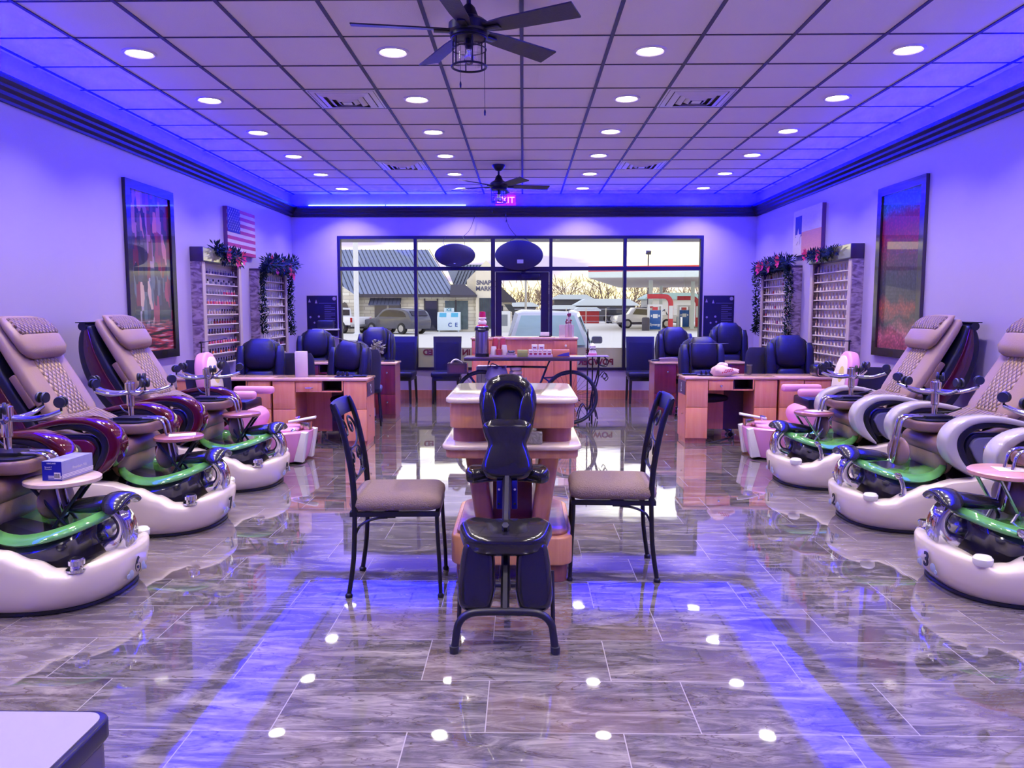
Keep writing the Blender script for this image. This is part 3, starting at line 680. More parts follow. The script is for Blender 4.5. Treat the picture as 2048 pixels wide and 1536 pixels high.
# ---- pink children's spa chairs
pink = mat('pink_gelcoat', S(226, 150, 200), .25, coat=.5, var=.03); pinkl = mat('pink_vinyl', S(236, 160, 212), .35); gold = mat('brass_tap', (.75, .55, .4), .2, metal=1)
def kid_chair(label, loc, rz):
    t = thing('kids_spa_chair', label, 'pedicure chair', loc, rz, "pink children's spa chairs")
    def ol(ins, zf, x1=0):
        o = []
        for i in range(17):
            th = PI/2-PI*i/16; o.append((-.25+(.25-ins)*math.cos(th), (.27-ins)*math.sin(th), zf))
        o += [(-.95+ins, -.27+ins, zf), (-.95+ins, .27-ins, zf)]
        return o
    obj('base', MB().rings([ol(.06, .02), ol(.03, .08), ol(.0, .22), ol(-.01, .30), ol(.01, .315), ol(.05, .31), ol(.07, .24)]), pink, t, angle=45)
    for s in (-1, 1):
        obj('nose_panel', MB().prism([(-.035, .02), (.012, .30), (-.04, .31), (-.12, .03)], s*.10, s*.19, 'XZ', bev=.01), white, t)
    obj('toe_kick', MB().rings([ol(.09, 0), ol(.07, .02)]), black, t)
    obj('basin_rim', MB().prism(rrect(.50, .42, .12, 5, -.35, 0), .29, .335, 'XY', bev=.015), pinkl, t, angle=50)
    obj('tap', MB().lathe([(.03, 0), (.032, .02), (.02, .03), (.001, .045)], (-.12, -.16, .30), 14), chrome, t)
    fp = obj('footrest_post', MB().bb(-.09, .0, -.055, .055, .315, .385, .008), gold, t)
    obj('footrest', MB().rings([[(x+math.cos(2*PI*j/14)*.0, math.sin(2*PI*j/14)*w, z+math.cos(2*PI*j/14)*.014) for j in range(14)] for x, w, z in ((-.22, .012, .38), (-.16, .03, .39), (-.06, .052, .41), (.02, .06, .425), (.045, .03, .43))]), white, t, angle=60)
    obj('handle', MB().tube([(-.16, .05, .37), (-.14, .08, .42), (-.18, .10, .41)], .01, 8), chrome, t)
    obj('seat', MB().prism(sp2([(-.50, .32), (-.46, .42), (-.50, .50), (-.62, .53), (-.85, .53), (-.92, .45), (-.9, .32)], 3), -.19, .19, 'XZ', bev=.04, seg=3), pinkl, t, angle=60)
    obj('chassis', MB().bb(-.9, -.55, -.21, .21, .5, .60, .02), black, t)
    for s in (-1, 1):
        obj('armrest', MB().box((-.64, s*.235, .665), (.40, .085, .075), None, .03, 4), pinkl, t, angle=60)
        obj('arm_post', MB().bb(-.80, -.70, s*.21-.02, s*.21+.02, .56, .64, .006), black, t)
    sh = [(0, 0)]
    pr = sp2([(-.15, 0), (-.19, .18), (-.155, .36), (-.08, .455), (0, .475), (.08, .455), (.155, .36), (.19, .18), (.15, 0)], 4)
    bk = obj('backrest', MB().prism(pr, -.055, .055, 'YZ', bev=.03, seg=4), pinkl, t, (-.95, 0, .58), (0, math.radians(-10), 0), angle=60)
    pr2 = sp2([(-.12, .02), (-.15, .18), (-.12, .33), (-.06, .41), (0, .425), (.06, .41), (.12, .33), (.15, .18), (.12, .02)], 4)
    obj('face_panel', MB().prism(pr2, .054, .068, 'YZ', bev=.006), mat('cream_vinyl', S(246, 232, 222), .4), bk, angle=50)
    obj('printed_picture', MB().lathe([(.001, .0), (.06, .0), (.062, .002), (.001, .003)], (.066, .03, .24), 20, (0, PI/2, 0), 1.3, 1), mat('yellow_print', S(240, 210, 110), .5, var=.3, vscale=20), bk)
    obj('printed_picture', MB().lathe([(.001, .0), (.03, .0), (.031, .002), (.001, .003)], (.066, -.03, .08), 16, (0, PI/2, 0)), mat('red_print', S(222, 110, 110), .5, var=.3, vscale=20), bk)
kid_chair('pink and white kids spa chair at the left end of the left chair row', (-2.04, 7.32, 0), math.radians(-2))
kid_chair('pink and white kids spa chair at the far end of the right chair row', (2.20, 7.62, 0), PI)
# ------------------------------------------------------------------ centre: dryer table, massage chair, two metal chairs
peach = wood('peach_wood', S(204, 138, 82), S(220, 158, 98), .35, .25)
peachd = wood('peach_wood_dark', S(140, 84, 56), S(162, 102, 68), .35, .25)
marb = mat('cream_marble_top', S(232, 212, 200), .12, coat=.7, var=.12, vscale=9)
cx, y0 = -.058, 3.97
t = thing('dryer_table', 'two tiered peach wood dryer table with cream marble tops, in the middle of the room', 'table', (cx, y0, 0))
TD = .86
obj('top_slab', MB().prism(rrect(.70, TD, .07, 5, 0, TD/2), .972, 1.0, 'XY', bev=.010, seg=3), marb, t, angle=50)
obj('upper_box', MB().prism(rrect(.66, TD-.05, .06, 5, 0, TD/2), .84, .971, 'XY', bev=.004), peach, t, angle=50)
for s in (-1, 1):
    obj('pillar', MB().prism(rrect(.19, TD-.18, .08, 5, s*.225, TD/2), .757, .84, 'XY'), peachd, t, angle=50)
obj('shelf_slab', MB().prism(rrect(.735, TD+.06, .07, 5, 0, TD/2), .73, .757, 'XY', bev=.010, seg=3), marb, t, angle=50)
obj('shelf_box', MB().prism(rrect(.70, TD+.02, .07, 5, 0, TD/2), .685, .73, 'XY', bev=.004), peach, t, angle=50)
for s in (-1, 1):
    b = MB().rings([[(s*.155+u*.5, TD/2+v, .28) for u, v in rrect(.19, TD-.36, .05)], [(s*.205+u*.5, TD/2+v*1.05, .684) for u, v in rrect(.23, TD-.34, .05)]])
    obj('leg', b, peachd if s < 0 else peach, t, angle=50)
obj('inner_panel', MB().bb(-.11, .11, .30, .34, .28, .684), mat('cherry_inner', S(96, 34, 30), .3, coat=.4), t)
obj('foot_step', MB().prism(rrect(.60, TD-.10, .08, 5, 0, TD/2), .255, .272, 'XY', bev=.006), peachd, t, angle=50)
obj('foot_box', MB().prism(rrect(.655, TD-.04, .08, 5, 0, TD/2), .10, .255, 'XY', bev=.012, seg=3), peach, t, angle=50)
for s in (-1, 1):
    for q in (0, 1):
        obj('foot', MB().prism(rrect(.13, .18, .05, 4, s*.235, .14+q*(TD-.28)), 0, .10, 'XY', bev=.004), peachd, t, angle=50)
g = tag(obj('glass_block', MB().box((0, 0, .034), (.095, .05, .066), None, .006), mat('crystal_glass', (.75, .72, .7), .08, trans=.6, bump=1, bscale=50), loc=(.055, 4.0, .7575)), 'small crystal glass block on the lower tier of the dryer table', 'ornament')
# upper tier raised a little over the shelf: pillars drawn full height
# ---- massage chair (seen from behind the sitter)
mx_ = -.076
t = thing('massage_chair', 'black vinyl massage chair with face cradle, in front of the dryer table', 'massage chair', (mx_, 0, 0))
tubem = mat('dark_powder_coat', S(34, 32, 44), .35, metal=.2)
obj('front_foot', MB().tube([(-.215, 3.16, .012), (-.207, 3.18, .08), (-.198, 3.185, .12), (-.165, 3.19, .155), (-.10, 3.195, .168), (.10, 3.195, .168), (.165, 3.19, .155), (.198, 3.185, .12), (.207, 3.18, .08), (.215, 3.16, .012)], .017, 10, smooth=3), tubem, t, angle=60)
for s in (-1, 1): obj('rubber_tip', MB().lathe([(.020, 0), (.021, .03)], (s*.2155, 3.16, .001), 12), rubber, t)
obj('spine', MB().tube([(0, 3.20, .168), (0, 3.42, .48), (0, 3.66, .66), (0, 3.70, .72)], .019, 6).tube([(0, 3.30, .52), (0, 3.50, .26), (0, 3.78, .05)], .016, 6), tubem, t)
obj('rear_foot', MB().tube([(-.215, 3.86, .012), (-.16, 3.80, .06), (0, 3.78, .075), (.16, 3.80, .06), (.215, 3.86, .012)], .016, 10, smooth=3), tubem, t, angle=60)
for s in (-1, 1):
    obj('side_strut', MB().tube([(s*.212, 3.46, .26), (s*.215, 3.40, .03)], .011, 6), tubem, t)
ks = [(-.09, -.19), (-.06, -.21), (.06, -.21), (.085, -.17), (.075, .12), (.05, .18), (-.05, .18), (-.08, .12)]
# seat: wide rounded front, shallow notch at the back
pr = sp2([(-.20, 0), (-.205, .06), (-.15, .115), (-.05, .098), (0, .09), (.05, .098), (.15, .115), (.205, .06), (.20, 0), (.17, -.09), (.10, -.125), (0, -.13), (-.10, -.125), (-.17, -.09), (-.20, 0)], 4)[:-1]
o = obj('seat_pad', MB().prism(pr, -.045, .045, 'XY', bev=.03, seg=4), vinyl, t, (0, 3.36, .455), (math.radians(10), 0, 0), angle=70)
for s in (-1, 1):
    pr = [(s*x, z) for x, z in sp2([(.045, -.02), (.05, .12), (.07, .185), (.12, .20), (.175, .18), (.195, .1), (.205, -.04), (.185, -.10), (.12, -.115), (.065, -.10), (.045, -.02)], 4)[:-1]]
    o = obj('knee_pad', MB().prism(pr, -.055, .04, 'XZ', bev=.03, seg=4), vinyl, t, (0, 3.27, .262), (math.radians(-14), 0, 0), angle=70)
    obj('pad_board', MB().prism([(x*.98, z*.98) for x, z in pr], .042, .055, 'XZ'), tubem, o)
# arm shelf
pr = [(-.20, -.05), (-.205, .0), (-.18, .055), (-.08, .06), (.08, .06), (.18, .055), (.205, 0), (.20, -.05), (.16, -.075), (.06, -.04), (-.06, -.04), (-.16, -.075)]
obj('arm_pad', MB().prism(sp2(pr+[pr[0]], 4)[:-1], -.036, .036, 'XY', bev=.025, seg=4), vinyl, t, (0, 3.74, .655), (math.radians(5), 0, 0), angle=70)
obj('arm_bracket', MB().bb(-.05, -.022, 3.64, 3.72, .50, .64, .004).bb(.022, .05, 3.64, 3.72, .50, .64, .004), mat('blue_bracket', S(30, 26, 130), .35, metal=.5), t)
for s in (-1, 1):
    for z in (.53, .60): obj('bolt', MB().lathe([(.006, 0), (.006, .008)], (s*.038, 3.638, z), 8, (PI/2, 0, 0)), chrome, t)
# chest pad: hourglass
pr = sp2([(0, -.155), (.09, -.145), (.126, -.10), (.105, -.02), (.095, .02), (.115, .07), (.120, .115), (.08, .142), (0, .147), (-.08, .142), (-.120, .115), (-.115, .07), (-.095, .02), (-.105, -.02), (-.126, -.10), (-.09, -.145), (0, -.155)], 4)[:-1]
obj('chest_pad', MB().prism(pr, -.038, .038, 'XZ', bev=.03, seg=4), vinyl, t, (0, 3.72, .782), (math.radians(-20), 0, 0), angle=70)
# face cradle: a padded horseshoe
hs = sp2([(.045, -.13), (.085, -.125), (.125, -.04), (.138, .05), (.11, .125), (.05, .163), (0, .17), (-.05, .163), (-.11, .125), (-.138, .05), (-.125, -.04), (-.085, -.125), (-.045, -.13)], 3)
rs = []
c_ = [(.075, -.125), (.092, -.03), (.098, .045), (.076, .10), (.036, .127), (0, .132), (-.036, .127), (-.076, .10), (-.098, .045), (-.092, -.03), (-.075, -.125)]
cs = spline([Vector((a, b, 0)) for a, b in c_], 4)
for i, p in enumerate(cs):
    q = cs[max(i-1, 0)]; r = cs[min(i+1, len(cs)-1)]; d = (r-q).normalized(); n = (-d.y, d.x); w = .040*(.6 if i in (0, len(cs)-1) else 1)
    wr = 1+.05*math.sin(i*2.2)
    rs.append([(p.x+n[0]*math.cos(2*PI*k/14)*w, -math.sin(2*PI*k/14)*.038*wr, p.y+n[1]*math.cos(2*PI*k/14)*w) for k in range(14)])
fc = obj('face_cradle', MB().rings(rs), vinyl, t, (0, 3.87, .968), (math.radians(-16), 0, 0), angle=80)
fc.scale = (1.06, 1, 1.0)
obj('cradle_plate', MB().prism(sp2([(-.06, -.2), (-.1, -.1), (-.13, .05), (-.08, .14), (0, .16), (.08, .14), (.13, .05), (.1, -.1), (.06, -.2)], 3), .03, .045, 'XZ'), black, fc)
for s in (-1, 1):
    pd = [(s*x, z) for x, z in sp2([(.050, -.11), (.046, -.05), (.056, .01), (.080, .065), (.110, .06), (.126, 0), (.120, -.06), (.095, -.115), (.068, -.128), (.050, -.11)], 3)[:-1]]
    obj('cheek_pad', MB().prism(pd, -.056, -.020, 'XZ', bev=.014, seg=3), vinyl, fc, angle=60)
obj('cradle_stem', MB().tube([(0, 3.80, .86), (0, 3.78, .70), (0, 3.74, .60)], .014, 8), tubem, t)
# ---- two scroll back dining chairs, facing the table
beige = mat('beige_chenille', S(140, 118, 112), .85, bump=.8, bscale=170, var=.12, vscale=60)
def metal_chair(label, loc, rz):
    # local: x forward, y sideways; rear legs at x=0
    t = thing('dining_chair', label, 'chair', loc, rz, 'metal scroll back chairs')
    W2 = .20
    for s in (-1, 1):
        obj('rear_leg', MB().tube([(-.012, s*(W2+.005), .012), (.015, s*W2, .20), (.025, s*W2, .44)], .0125, 8, smooth=3).lathe([(.019, 0), (.02, .012), (.013, .022)], (-.012, s*(W2+.005), .001), 10), blackmetal, t, angle=60)
        obj('back_post', MB().tube([(.025, s*W2, .42), (.018, s*W2, .60), (-.015, s*(W2-.002), .80), (-.05, s*(W2-.005), .93), (-.075, s*(W2-.01), .985)], .0125, 8, smooth=3, flat=1.25), blackmetal, t, angle=60)
        obj('front_leg', MB().tube([(.455, s*(W2+.01), .012), (.45, s*(W2+.002), .16), (.44, s*(W2-.005), .34), (.438, s*(W2-.005), .43)], .0105, 8, smooth=3).lathe([(.016, 0), (.017, .01), (.011, .02)], (.455, s*(W2+.01), .001), 10), blackmetal, t, angle=60)
        obj('brace', MB().tube([(.018, s*(W2-.004), .30), (.05, s*(W2-.004), .37), (.12, s*(W2-.004), .405), (.19, s*(W2-.004), .412)], .007, 6, smooth=3), blackmetal, t)
    obj('seat_frame', MB().bb(.0, .45, -W2-.008, -W2+.012, .418, .443).bb(.0, .45, W2-.012, W2+.008, .418, .443).bb(0, .022, -W2, W2, .418, .443).bb(.43, .452, -W2, W2, .418, .443).bb(.16, .23, -W2, W2, .41, .42), blackmetal, t)
    rs = []
    for z, i_, in ((.443, .03), (.452, .008), (.475, 0), (.500, .004), (.518, .025), (.528, .07), (.532, .13)):
        rs.append([(.225+x, y, z+.004*(1 if z > .5 else 0)) for x, y in rrect(.47-2*i_, .43-2*i_, max(.02, .06-i_*.3), 5)])
    obj('seat', MB().rings(rs), beige, t, angle=75)
    rs = []
    for k in range(9):
        y = -W2+.004+(2*W2-.008)*k/8; bow = -.018*(1-(y/W2)**2)
        rs.append([(-.062+bow+dx-.35*(z-.9)*.6, y, z) for dx, z in ((-.009, .905), (.009, .905), (.009, .985), (.003, .992), (-.003, .992), (-.009, .985))])
    obj('crest_rail', MB().rings(rs), blackmetal, t, angle=50)
    obj('lower_rail', MB().tube([(.010, -W2, .585), (.010, W2, .585)], .009, 6), blackmetal, t)
    # scrolls between the posts
    def P(u, z): 
        zz = (z-.585)/.33
        x = .012-.075*max(0, zz)**1.6
        return (x, u, z)
    def scroll(u0, z0, s, r, turns=1.25, st=0):
        return [P(u0+s*r*(1-.75*k/16)*math.cos(st+turns*2*PI*k/16), z0+r*(1-.75*k/16)*math.sin(st+turns*2*PI*k/16)) for k in range(17)]
    b = MB()
    for s in (-1, 1):
        b.tube(scroll(s*.075, .845, s, .05, 1.2, 1.2), .0055, 6)
        b.tube([P(s*.085, .892), P(s*.14, .87), P(s*.175, .82), P(s*.13, .765), P(s*.06, .745), P(0, .742)], .0065, 6, smooth=4)
        b.tube([P(0, .742), P(s*.09, .735), P(s*.15, .69), P(s*.13, .64), P(s*.06, .60), P(0, .588)], .0065, 6, smooth=4)
        b.tube(scroll(s*.07, .69, s, .042, 1.2, -1.0), .0055, 6)
        b.tube(scroll(s*.13, .63, s, .035, 1.1, 2.5), .005, 6)
    obj('scrollwork', b, blackmetal, t, angle=60)
    return t
metal_chair('black metal scroll back chair with beige seat, left of the massage chair', (-.880, 3.995, 0), math.radians(2))
metal_chair('black metal scroll back chair with beige seat, right of the massage chair', (.718, 4.24, 0), PI+math.radians(-2))
# ---- white topped cabinet at the lower left corner
t = thing('low_cabinet', 'white topped cabinet with dark rounded rim at the lower left corner', 'cabinet', (0, 0, 0))
zt = .55
pr = rrect(1.0, .9, .05, 5, -.925-.5, 1.665-.45)
prs = [(x, y) for x, y in pr]
obj('body', MB().prism(rrect(.99, .89, .045, 5, -.93-.5, 1.66-.45), .0, zt-.045, 'XY'), mat('dark_grey_side', S(96, 88, 104), .4), t, angle=50)
obj('rim', MB().prism(prs, zt-.045, zt, 'XY', bev=.006), mat('dark_rim', S(38, 34, 52), .3), t, angle=50)
obj('top_panel', MB().prism(rrect(.97, .87, .04, 5, -.925-.5, 1.665-.45), zt, zt+.003, 'XY'), mat('white_laminate', S(150, 142, 160), .4, var=.02), t, angle=50)
# ------------------------------------------------------------------ nail desks
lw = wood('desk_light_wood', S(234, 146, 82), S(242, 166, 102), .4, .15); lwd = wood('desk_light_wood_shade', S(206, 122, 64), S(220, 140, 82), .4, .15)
cw = wood('cherry_wood', S(104, 30, 30), S(126, 44, 38), .3, .35); cwd = wood('cherry_side_wood', S(150, 92, 76), S(168, 108, 88), .35, .3)
pmarb = mat('pink_marble_top', S(222, 176, 166), .15, coat=.6, var=.22, vscale=14)
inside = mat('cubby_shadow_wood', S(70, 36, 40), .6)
def nail_desk(label, x0, x1, y, order, front=lw, side=lw, z=.73, depth=.42, endface=0, group='nail desks', knobs='handle'):
    """order: list of (kind, width); built from x0 towards x1 with its front at y"""
    t = thing('nail_desk', label, 'desk', ((x0+x1)/2, y, 0), 0, group); ox = (x0+x1)/2
    obj('desk_top', MB().bb(x0-.012-ox, x1+.012-ox, -.02, depth+.02, z-.026, z, .006, 2), pmarb, t)
    x = x0
    for k, (kind, w) in enumerate(order):
        a, b_ = x-ox, x+w-ox; x += w
        if kind in 'PQ':
            p = obj('pedestal', MB().bb(a+.002, b_-.002, .012, depth, .045, z-.027).bb(a+.01, b_-.01, .03, depth-.02, 0, .045), side, t)
            sp_ = .40 if kind == 'P' else .33
            if kind == 'P':
                obj('door', MB().bb(a+.006, b_-.006, -.004, .012, sp_+.003, z-.034, .002), front, p); obj('door', MB().bb(a+.006, b_-.006, -.004, .012, .06, sp_-.003, .002), front, p)
            else:
                for lo, hi in ((sp_+.003, z-.034), (.06, sp_-.003)):
                    d = obj('door', MB().bb(a+.006, b_-.006, -.004, .012, lo, hi, .002), front, p)
                    obj('knob', MB().lathe([(.006, 0), (.006, .01), (.013, .014), (.013, .02), (.001, .024)], ((a+b_)/2+.03, -.004, hi-.10), 12, (PI/2, 0, 0)), chrome, p)
        elif kind == 'D':      # drawer over the knee hole
            p = obj('apron', MB().bb(a, b_, .0, depth, z-.045, z-.027).bb(a, b_, depth-.02, depth, .10, z-.045), side, t)
            d = obj('drawer', MB().bb(a+.004, b_-.004, -.004, .30, z-.145, z-.046, .002), front, t)
            if knobs == 'handle': obj('handle', MB().tube([((a+b_)/2-.045, -.006, z-.098), ((a+b_)/2-.03, -.022, z-.10), ((a+b_)/2+.03, -.022, z-.10), ((a+b_)/2+.045, -.006, z-.098)], .005, 6), chrome, d)
            else: obj('knob', MB().lathe([(.006, 0), (.006, .01), (.013, .014), (.013, .02), (.001, .024)], ((a+b_)/2, -.004, z-.098), 12, (PI/2, 0, 0)), chrome, d)
        elif kind == 'C':      # open cubby
            obj('cubby', MB().bb(a, b_, 0, .28, z-.145, z-.133).bb(a, a+.012, 0, .28, z-.145, z-.027).bb(b_-.012, b_, 0, .28, z-.145, z-.027).bb(a, b_, .27, .28, z-.145, z-.027).bb(a, b_, depth-.02, depth, .10, z-.03), inside, t)
            obj('cubby_frame', MB().bb(a, b_, -.003, .004, z-.147, z-.132).bb(b_-.016, b_, -.003, .004, z-.147, z-.027), front, t)
    if endface:
        xx = (x1-ox) if endface > 0 else (x0-ox); s = endface
        e_ = obj('end_panel', MB().bb(xx-.001*s, xx+.003*s, .03, depth-.01, z-.20, z-.05), mat('smoked_panel', S(70, 56, 70), .3), t)
        obj('emblem', MB().torus((xx+.004*s, depth*.5, z-.10), .02, .004, 16, 6, (0, PI/2, 0)).torus((xx+.004*s, depth*.5, z-.15), .024, .004, 16, 6, (0, PI/2, 0)), steel, t)
        obj('knob', MB().lathe([(.006, 0), (.012, .01), (.012, .016), (.001, .02)], (xx+.002*s, .10, .32), 10, (0, s*PI/2, 0)), chrome, t)
    return t
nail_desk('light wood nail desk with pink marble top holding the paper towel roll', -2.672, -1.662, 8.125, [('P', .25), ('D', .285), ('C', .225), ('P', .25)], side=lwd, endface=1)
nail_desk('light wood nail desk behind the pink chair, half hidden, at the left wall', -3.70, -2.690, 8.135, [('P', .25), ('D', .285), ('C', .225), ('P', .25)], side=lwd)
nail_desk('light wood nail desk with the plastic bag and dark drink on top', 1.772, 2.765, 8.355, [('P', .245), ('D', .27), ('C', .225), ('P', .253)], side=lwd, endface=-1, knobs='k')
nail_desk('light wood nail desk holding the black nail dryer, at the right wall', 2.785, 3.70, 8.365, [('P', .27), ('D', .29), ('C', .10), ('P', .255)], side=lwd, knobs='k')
nail_desk('cherry wood nail desk in the left back row, plant and folded lamp on it', -3.0, -1.70, 10.20, [('Q', .28), ('C', .46), ('D', .28), ('Q', .28)], front=cw, side=cwd, z=.755, knobs='k', group='cherry nail desks')
nail_desk('cherry wood nail desk in the right back row, folded towel on it', 1.775, 3.0, 10.40, [('Q', .30), ('D', .28), ('C', .345), ('Q', .30)], front=cw, side=cwd, z=.755, knobs='k', group='cherry nail desks')
# ---- executive office chairs
ofab = mat('office_chair_leather', (.010, .009, .014), .42, spec=.3, bump=.5, bscale=9, var=.1)
def office_chair(label, x, y, rz, h=1.09, w=.56):
    t = thing('office_chair', label, 'office chair', (x, y, 0), rz, 'black padded office chairs')   # faces -Y (toward the camera) at rz 0
    b = MB()
    for k in range(5):
        a = 2*PI*k/5+.3; c_, s_ = math.cos(a), math.sin(a)
        b.tube([(.03*c_, .03*s_, .12), (.30*c_, .30*s_, .075)], lambda u: .026-.01*u, 8, flat=.8)
    obj('star_base', b, black, t)
    for k in range(5):
        a = 2*PI*k/5+.3; c_, s_ = math.cos(a), math.sin(a)
        obj('caster', MB().tube([(.295*c_-.012*s_, .295*s_+.012*c_, .03), (.295*c_+.012*s_, .295*s_-.012*c_, .03)], .028, 12).tube([(.295*c_, .295*s_, .04), (.295*c_, .295*s_, .08)], .008, 6), black, t)
    obj('gas_lift', MB().lathe([(.03, .10), (.03, .28), (.018, .285), (.018, .40)], n=14), black, t)
    obj('seat', MB().box((0, -.02, .455), (.52, .50, .11), None, .045, 4), ofab, t, angle=70)
    # shell-like back leaning to +Y
    def blob(rows, n=26, pw=.5):
        rs = []
        for z, w_, th, yy in rows:
            rs.append([(math.copysign(abs(math.cos(2*PI*j/n))**pw, math.cos(2*PI*j/n))*w_, yy+math.copysign(abs(math.sin(2*PI*j/n))**.7, math.sin(2*PI*j/n))*th, z) for j in range(n)])
        return MB().rings(rs)
    H = h-.50; W_ = w/2
    bk = obj('backrest', blob([(.50, W_*.72, .04, .22), (.53, W_*.88, .06, .225), (.50+H*.35, W_*.98, .065, .25), (.50+H*.6, W_, .065, .275), (.50+H*.8, W_*.92, .06, .295), (.50+H*.93, W_*.72, .045, .305), (h, W_*.45, .02, .31)]), ofab, t, angle=75)
    obj('side_bolster', blob([(.52, W_*.18, .05, .17), (.50+H*.4, W_*.2, .055, .20), (.50+H*.75, W_*.18, .05, .235), (.50+H*.88, W_*.12, .03, .25)]), ofab, bk, (-W_*.80, 0, 0), angle=75)
    obj('side_bolster', blob([(.52, W_*.18, .05, .17), (.50+H*.4, W_*.2, .055, .20), (.50+H*.75, W_*.18, .05, .235), (.50+H*.88, W_*.12, .03, .25)]), ofab, bk, (W_*.80, 0, 0), angle=75)
    obj('head_pillow', blob([(.50+H*.42, W_*.35, .02, .18), (.50+H*.50, W_*.60, .055, .19), (.50+H*.72, W_*.66, .065, .215), (.50+H*.92, W_*.58, .055, .24), (.50+H*1.02, W_*.40, .02, .26)]), ofab, bk, angle=75)
    obj('lumbar_pillow', blob([(.51, W_*.5, .02, .17), (.55, W_*.58, .05, .17), (.50+H*.36, W_*.58, .055, .19), (.50+H*.43, W_*.45, .02, .20)]), ofab, bk, angle=75)
    for s in (-1, 1):
        obj('armrest', MB().tube([(s*W_*.98, .16, .60), (s*W_*1.06, .08, .665), (s*W_*1.06, -.10, .67), (s*W_*1.04, -.20, .655)], .032, 10, smooth=3, flat=.7).tube([(s*W_*1.04, -.16, .65), (s*W_*1.05, -.12, .52), (s*W_*.85, .0, .44)], .014, 8, smooth=4), ofab, t, angle=70)
    return t
office_chair('black padded office chair behind the left light wood desks, nearer the wall', -3.06, 8.78, .12, 1.105, .56)
office_chair('black padded office chair behind the desk with the paper towel roll', -2.12, 8.80, -.35, 1.085, .54)
office_chair('black padded office chair in the left back row, nearer the wall', -2.98, 10.9, .1, 1.16, .56)
office_chair('black padded office chair in the left back row, in front of the window', -2.16, 10.95, -.1, 1.19, .56)
office_chair('black padded office chair behind the plastic bag on the right desk', 2.18, 9.0, .18, 1.12, .56)
office_chair('black padded office chair by the near polish rack on the right', 3.20, 9.05, .0, 1.14, .57)
office_chair('black padded office chair in the right back row, in front of the window', 2.28, 11.1, .25, 1.19, .58)
office_chair('black padded office chair in the right back row, under the black poster', 3.06, 11.2, .1, 1.25, .58)
# ---- grey client chairs
gfab = mat('slate_fabric', S(58, 56, 76), .75, bump=.2, bscale=150); 
def client_chair(label, x, y, rz, h=.98, w=.42, arms=0):
    t = thing('client_chair', label, 'chair', (x, y, 0), rz, 'slate grey client chairs')    # faces +Y (its back to the camera)
    bk = MB(); rs = []
    for k in range(9):
        z = .47+(h-.47)*k/8; ww = w/2*(.86+.14*math.sin(PI*k/8*.6+.3)) if k < 8 else w/2*.84
        yy = -.20-.10*(k/8)**1.3
        rs.append([(math.copysign(abs(math.cos(2*PI*j/20))**.4, math.cos(2*PI*j/20))*ww, yy+math.sin(2*PI*j/20)*(.024 if k < 8 else .012), z) for j in range(20)])
    obj('backrest', bk.rings(rs), gfab, t, angle=70)
    obj('seat', MB().box((0, .02, .455), (w, .44, .07), None, .03, 3), gfab, t, angle=60)
    for sx in (-1, 1):
        for sy in (-1, 1): obj('leg', MB().tube([(sx*w*.40, .02+sy*.18, .43), (sx*w*.46, .02+sy*.21, .002)], .011, 8), blackmetal, t)
    return t
client_chair('slate grey client chair standing beside the dark drink on the right desks', 2.93, 9.75, .03, 1.0, .42)
client_chair('slate grey client chair partly behind the right pink kids chair', 3.44, 7.85, -.22, .90, .46)
client_chair('slate grey client chair behind the left pink kids chair', -3.12, 7.75, .1, .97, .44)
client_chair('slate grey client chair beside the paper towel roll', -2.78, 9.65, .05, .93, .42)
client_chair('slate grey client chair at the right side of the left desk lamp', -2.0, 9.70, .15, .97, .42)
# ---- black leather side chairs by the window
sleath = mat('side_chair_leather', S(20, 17, 30), .45, spec=.3, bump=.1)
def parson_chair(label, x, y, rz):
    t = thing('side_chair', label, 'chair', (x, y, 0), rz, 'black side chairs by the window')    # faces -Y
    W_ = .225
    obj('seat', MB().box((0, -.02, .455), (.46, .46, .09), None, .035, 3), sleath, t, angle=60)
    obj('seat_rail', MB().bb(-.21, .21, -.22, .20, .36, .42, .006), black, t)
    for s in (-1, 1):
        obj('front_leg', MB().tube([(s*.19, -.20, .38), (s*.20, -.215, .002)], lambda u: .024-.006*u, 4), black, t)
        obj('rear_leg', MB().tube([(s*.20, .20, .40), (s*.205, .27, .002)], lambda u: .022-.004*u, 4), black, t)
    b = MB(); rs = []
    for k in range(9):
        u = k/8; z = .40+.63*u; y_ = .20+.09*u**1.5; ww = W_*(.93+.07*u)
        rs.append([(-ww, y_-.02, z), (ww, y_-.02, z), (ww, y_+.02, z), (-ww, y_+.02, z)])
    o = obj('back_frame', b.rings(rs), black, t, angle=50)
    rs = []
    for k in range(9):
        u = k/8; z = .50+.44*u; y_ = .185+.085*((z-.40)/.63)**1.5; ww = W_*.82
        rs.append([(-ww, y_-.012, z), (-ww*.6, y_-.02, z), (ww*.6, y_-.02, z), (ww, y_-.012, z), (ww, y_, z), (-ww, y_, z)])
    obj('back_pad', MB().rings(rs), sleath, t, angle=60)
    return t
parson_chair('black side chair left of the window mullion, half behind the cherry desk', -1.93, 12.05, -.05)
parson_chair('black side chair just left of the bicycle table', -1.20, 12.05, .03)
parson_chair('black side chair right of the bicycle table, beside the right cherry desk', 1.86, 12.05, -.03)
